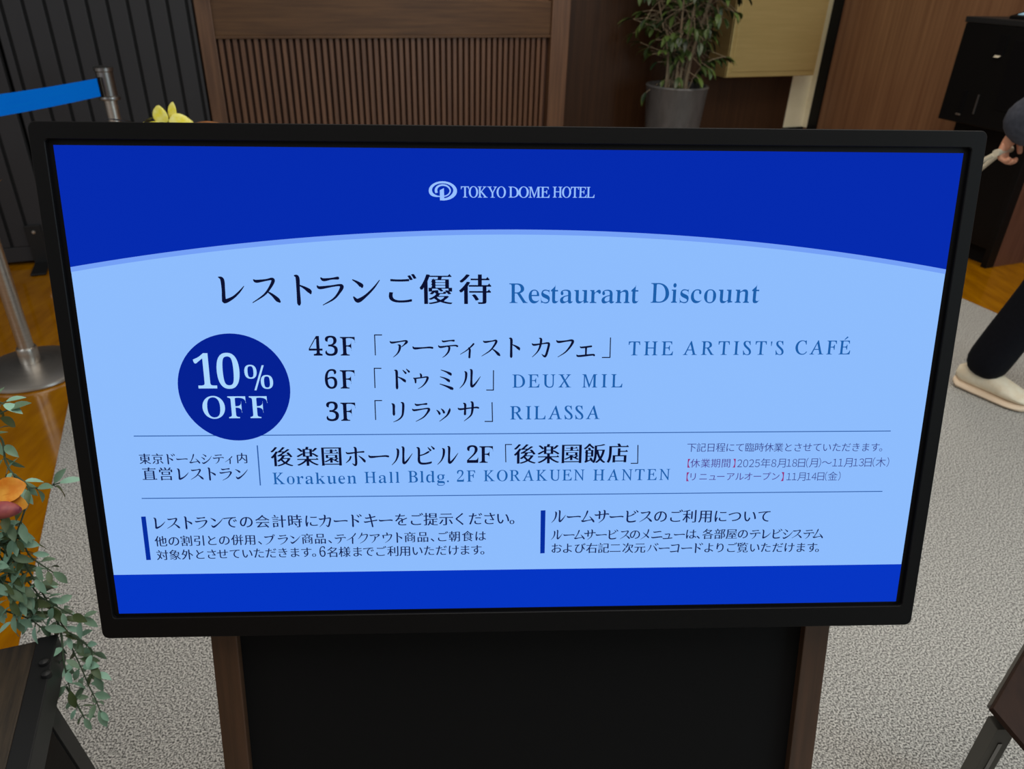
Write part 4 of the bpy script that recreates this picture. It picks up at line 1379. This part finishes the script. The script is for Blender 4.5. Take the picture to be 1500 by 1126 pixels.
base = (0.045 - foot.z) / sd_.z + .03
m = MB()
m.box(-.17, .17, -.23, -.012, base, base + .50, .03, f=sc)
m.build('body', M['black_matte'], t)
for x in (-.062, .062):
    MB().tube([sc(x, -.02, base + .40), sc(x, -.012, .93), sc(x, 0, .975)], .0085, 8).build('handle_tube', M['ivory'], t, True)
MB().tube([sc(-.064, 0, .985), sc(.064, 0, .985)], .012, 10).build('grip', M['ivory'], t, True)
for x in (-.15, .15):
    w0 = sc(x, -.03, base)
    w0.z = .028
    m = MB()
    n = 18
    m.loft([[w0 + rt * dx + (fw * math.cos(2 * math.pi * k / n) + upv * math.sin(2 * math.pi * k / n)) * .027 for k in range(n)] for dx in (-.011, .011)])
    m.build('wheel', M['black'], t, True)

# ------------------------------------------------------------------ person walking out of the picture on the right
t = empty('person', (2.14, 2.42, 0))
tag(t, 'person in a dark grey jacket, black trousers and cream sneakers walking off to the right', 'person')
o0 = Vector((2.14, 2.42, 0))
heel = Vector((1.952, 2.588, 0))
ank_r = heel + fw * .075 + upv * .10
hip_r = ank_r + fw * .20 + upv * .76
hip_r.z = .87
kn_r = ank_r.lerp(hip_r, .5) + fw * .012
pel = hip_r - rt * .09 + upv * .05
hip_l = pel - rt * .09 - upv * .05
ank_l = pel + fw * .36 - rt * .09
ank_l.z = .10
kn_l = ank_l.lerp(hip_l, .5) + fw * .05
waist = pel + upv * .16 + fw * .01
chest = pel + upv * .36 + fw * .035
neck0 = pel + upv * .52 + fw * .05
neck1 = neck0 + upv * .07 + fw * .01
head0 = neck1 + upv * .07 + fw * .02
head1 = neck1 + upv * .16 + fw * .025
sh_r = neck0 + rt * .165 - upv * .04
sh_l = neck0 - rt * .165 - upv * .04
wr_r = HAND + upv * .055 - (HAND - sh_r).normalized() * .045
el_r = sh_r.lerp(wr_r, .5) - upv * .045 - fw * .02
el_l = sh_l - upv * .26 + fw * .06 - rt * .03
wr_l = el_l - upv * .16 + fw * .17
to = lambda v, r: (v.x - o0.x, v.y - o0.y, v.z, r)
V = [to(pel, .10), to(waist, .095), to(chest, .11), to(neck0, .062), to(neck1, .05), to(head0, (.068, .078)), to(head1, (.07, .08)),
     to(sh_r, .052), to(el_r, .038), to(wr_r, .026), to(sh_l, .052), to(el_l, .038), to(wr_l, .026),
     to(hip_r, .08), to(kn_r, .052), to(ank_r, .036), to(hip_l, .08), to(kn_l, .052), to(ank_l, .036),
     to(ank_r + fw * .11 - upv * .055, .03), to(ank_l + fw * .11 - upv * .055, .03)]
E_ = [(0, 1), (1, 2), (2, 3), (3, 4), (4, 5), (5, 6), (2, 7), (7, 8), (8, 9), (2, 10), (10, 11), (11, 12), (0, 13), (13, 14), (14, 15), (0, 16), (16, 17), (17, 18), (15, 19), (18, 20)]


# hands: palm continuing from the wrist, four fingers and a thumb, grown with the body
def hand(wr, palm_dir, across, curl_to, spread, close):
    """adds a palm and five curled fingers to V/E_; returns nothing"""
    wi = min(range(len(V)), key=lambda i: (Vector(V[i][:3]) + Vector((o0.x, o0.y, 0)) - wr).length)
    pc1 = wr + palm_dir * .045
    V.append(to(pc1, (.020, .027)))
    a = len(V) - 1
    E_.append((wi, a))
    for k, (off, ln) in enumerate(((.027, .075), (.009, .083), (-.009, .078), (-.026, .062))):
        k0 = wr + palm_dir * .088 + across * off
        p1 = k0 + (palm_dir * math.cos(close * .5) + curl_to * math.sin(close * .5)) * ln * .42
        p2 = p1 + (palm_dir * math.cos(close * 1.4) + curl_to * math.sin(close * 1.4)) * ln * .34
        p3 = p2 + (palm_dir * math.cos(close * 2.3) + curl_to * math.sin(close * 2.3)) * ln * .26
        b = len(V)
        V.extend([to(k0, .0105), to(p1, .0092), to(p2, .0084), to(p3, .0074)])
        E_.extend([(a, b), (b, b + 1), (b + 1, b + 2), (b + 2, b + 3)])
    t0 = wr + palm_dir * .038 + across * .030 + curl_to * .008
    t1 = t0 + palm_dir * .026 + across * .014 + curl_to * .018
    t2 = t1 + palm_dir * .022 - across * .006 + curl_to * .020
    b = len(V)
    V.extend([to(t0, .012), to(t1, .0100), to(t2, .0085)])
    E_.extend([(a, b), (b, b + 1), (b + 1, b + 2)])


pdir = (HAND + upv * .004 - wr_r).normalized()
pdir = (pdir - rt * pdir.dot(rt)).normalized()
hand(wr_r, pdir, -rt, (upv.cross(rt) if False else (rt.cross(pdir)).normalized()), 1, 1.15)
pl = (wr_l - el_l).normalized()
hand(wr_l, pl, fw.cross(upv).cross(pl).normalized(), rt, 1, .55)
body = skin('body', V, E_, M['skin'], t, 2, 0)


def garment(name, pts, edges, m, root=0):
    return skin(name, [to(p, r) for p, r in pts], edges, m, t, 2, root)


garment('trousers', [(pel + upv * .10, .150), (hip_r - upv * .06, .122), (kn_r, .088), (ank_r.lerp(kn_r, .25), .084), (ank_r - upv * .035, .088),
                     (hip_l - upv * .06, .122), (kn_l, .088), (ank_l - upv * .035, .088)],
        [(0, 1), (1, 2), (2, 3), (3, 4), (0, 5), (5, 6), (6, 7)], M['trousers'])
garment('jacket', [(pel - upv * .15, .190), (waist, .150), (chest, .158), (neck0 - upv * .02, .088),
                   (sh_r, .082), (sh_r.lerp(el_r, .5), .074), (el_r, .080), (el_r.lerp(wr_r, .55), .096), (wr_r + (wr_r - el_r).normalized() * .058, .092),
                   (sh_l, .082), (el_l, .066), (wr_l - (wr_l - el_l).normalized() * .02, .052)],
        [(0, 1), (1, 2), (2, 3), (2, 4), (4, 5), (5, 6), (6, 7), (7, 8), (2, 9), (9, 10), (10, 11)], M['jacket'])


def shoe(h_, lift=0.0):
    """cream sneaker with its sole, from heel point h_ along the walking direction"""
    up_ = MB()
    so_ = MB()
    n = 16
    prof = [(0.00, .022, .088, .040), (0.02, .033, .104, .026), (0.08, .039, .116, .022), (0.13, .043, .112, .022), (0.17, .048, .096, .022),
            (0.21, .052, .080, .023), (0.245, .048, .068, .025), (0.27, .036, .056, .029), (0.285, .016, .044, .034)]
    ru, rs = [], []
    for d, hw, ht, zb in prof:
        c = h_ + fw * d
        ru.append([c + rt * hw * math.cos(a) + upv * (zb + (ht - zb) * (0.5 + 0.5 * math.sin(a)) + lift) for a in [2 * math.pi * k / n for k in range(n)]])
        hs = hw + .006
        rs.append([c + rt * hs * math.cos(a) + upv * (max(.002, (zb - .004) * .5 + .004 + .017 * math.sin(a) + (.006 if d < .02 or d > .27 else 0)) + lift) for a in [2 * math.pi * k / n for k in range(n)]])
    up_.loft([[p - o0 for p in r] for r in ru])
    so_.loft([[p - o0 for p in r] for r in rs])
    s_ = up_.build('sneaker', M['sneaker'], t, True)
    so_.build('sole', M['sole'], s_, True)
    l_ = MB()
    for d in (.115, .135, .155):
        c = h_ + fw * d - o0
        z = .118 - (d - .10) * .42 + lift
        l_.tube(cr([c - rt * .022 + upv * (z - .010), c + upv * (z + .003), c + rt * .022 + upv * (z - .010)], 4), .003, 5)
    l_.build('laces', M['ivory'], s_, True)


shoe(heel)
shoe(Vector((ank_l.x, ank_l.y, 0)) - fw * .075)
# head details: hair cap, ears, nose, eyes, mouth
hc = head0 + upv * .055 - o0 + fw * .002
m = MB()
rings = []
for i in range(9):
    a = R(-8 + 98 * i / 8)
    r_ = .098 * math.cos(a)
    c = hc + upv * (.105 * math.sin(a)) - fw * .012
    rings.append([c + rt * r_ * .88 * math.cos(b) + fw * (r_ * math.sin(b) - (.028 if math.sin(b) > .3 and i < 4 else 0)) for b in [2 * math.pi * k / 20 for k in range(20)]])
m.loft(rings)
m.build('hair', M['hair'], t, True)
fc_ = head0 + upv * .02 - o0
for s in (-1, 1):
    m = MB()
    m.lathe([(0, -.010), (.007, -.006), (.009, 0), (.007, .006), (0, .010)], fc_ + rt * s * .030 + fw * .083 + upv * .028, 12, False)
    m.build('eye', M['eye'], t, True)
    m = MB()
    m.lathe([(0, -.028), (.010, -.018), (.014, 0), (.012, .018), (0, .028)], fc_ + rt * s * .084 - fw * .002 + upv * .010, 12, False)
    m.build('ear', M['skin'], t, True)
m = MB()
m.tube([fc_ + fw * .082 + upv * .03, fc_ + fw * .098 + upv * .006, fc_ + fw * .106 - upv * .010, fc_ + fw * .088 - upv * .016], [.006, .009, .012, .008], 8)
m.build('nose', M['skin'], t, True)
m = MB()
m.tube(cr([fc_ + rt * .024 + fw * .080 - upv * .040, fc_ + fw * .090 - upv * .040, fc_ - rt * .024 + fw * .080 - upv * .040], 4), .005, 6)
m.build('mouth', M['lip'], t, True)
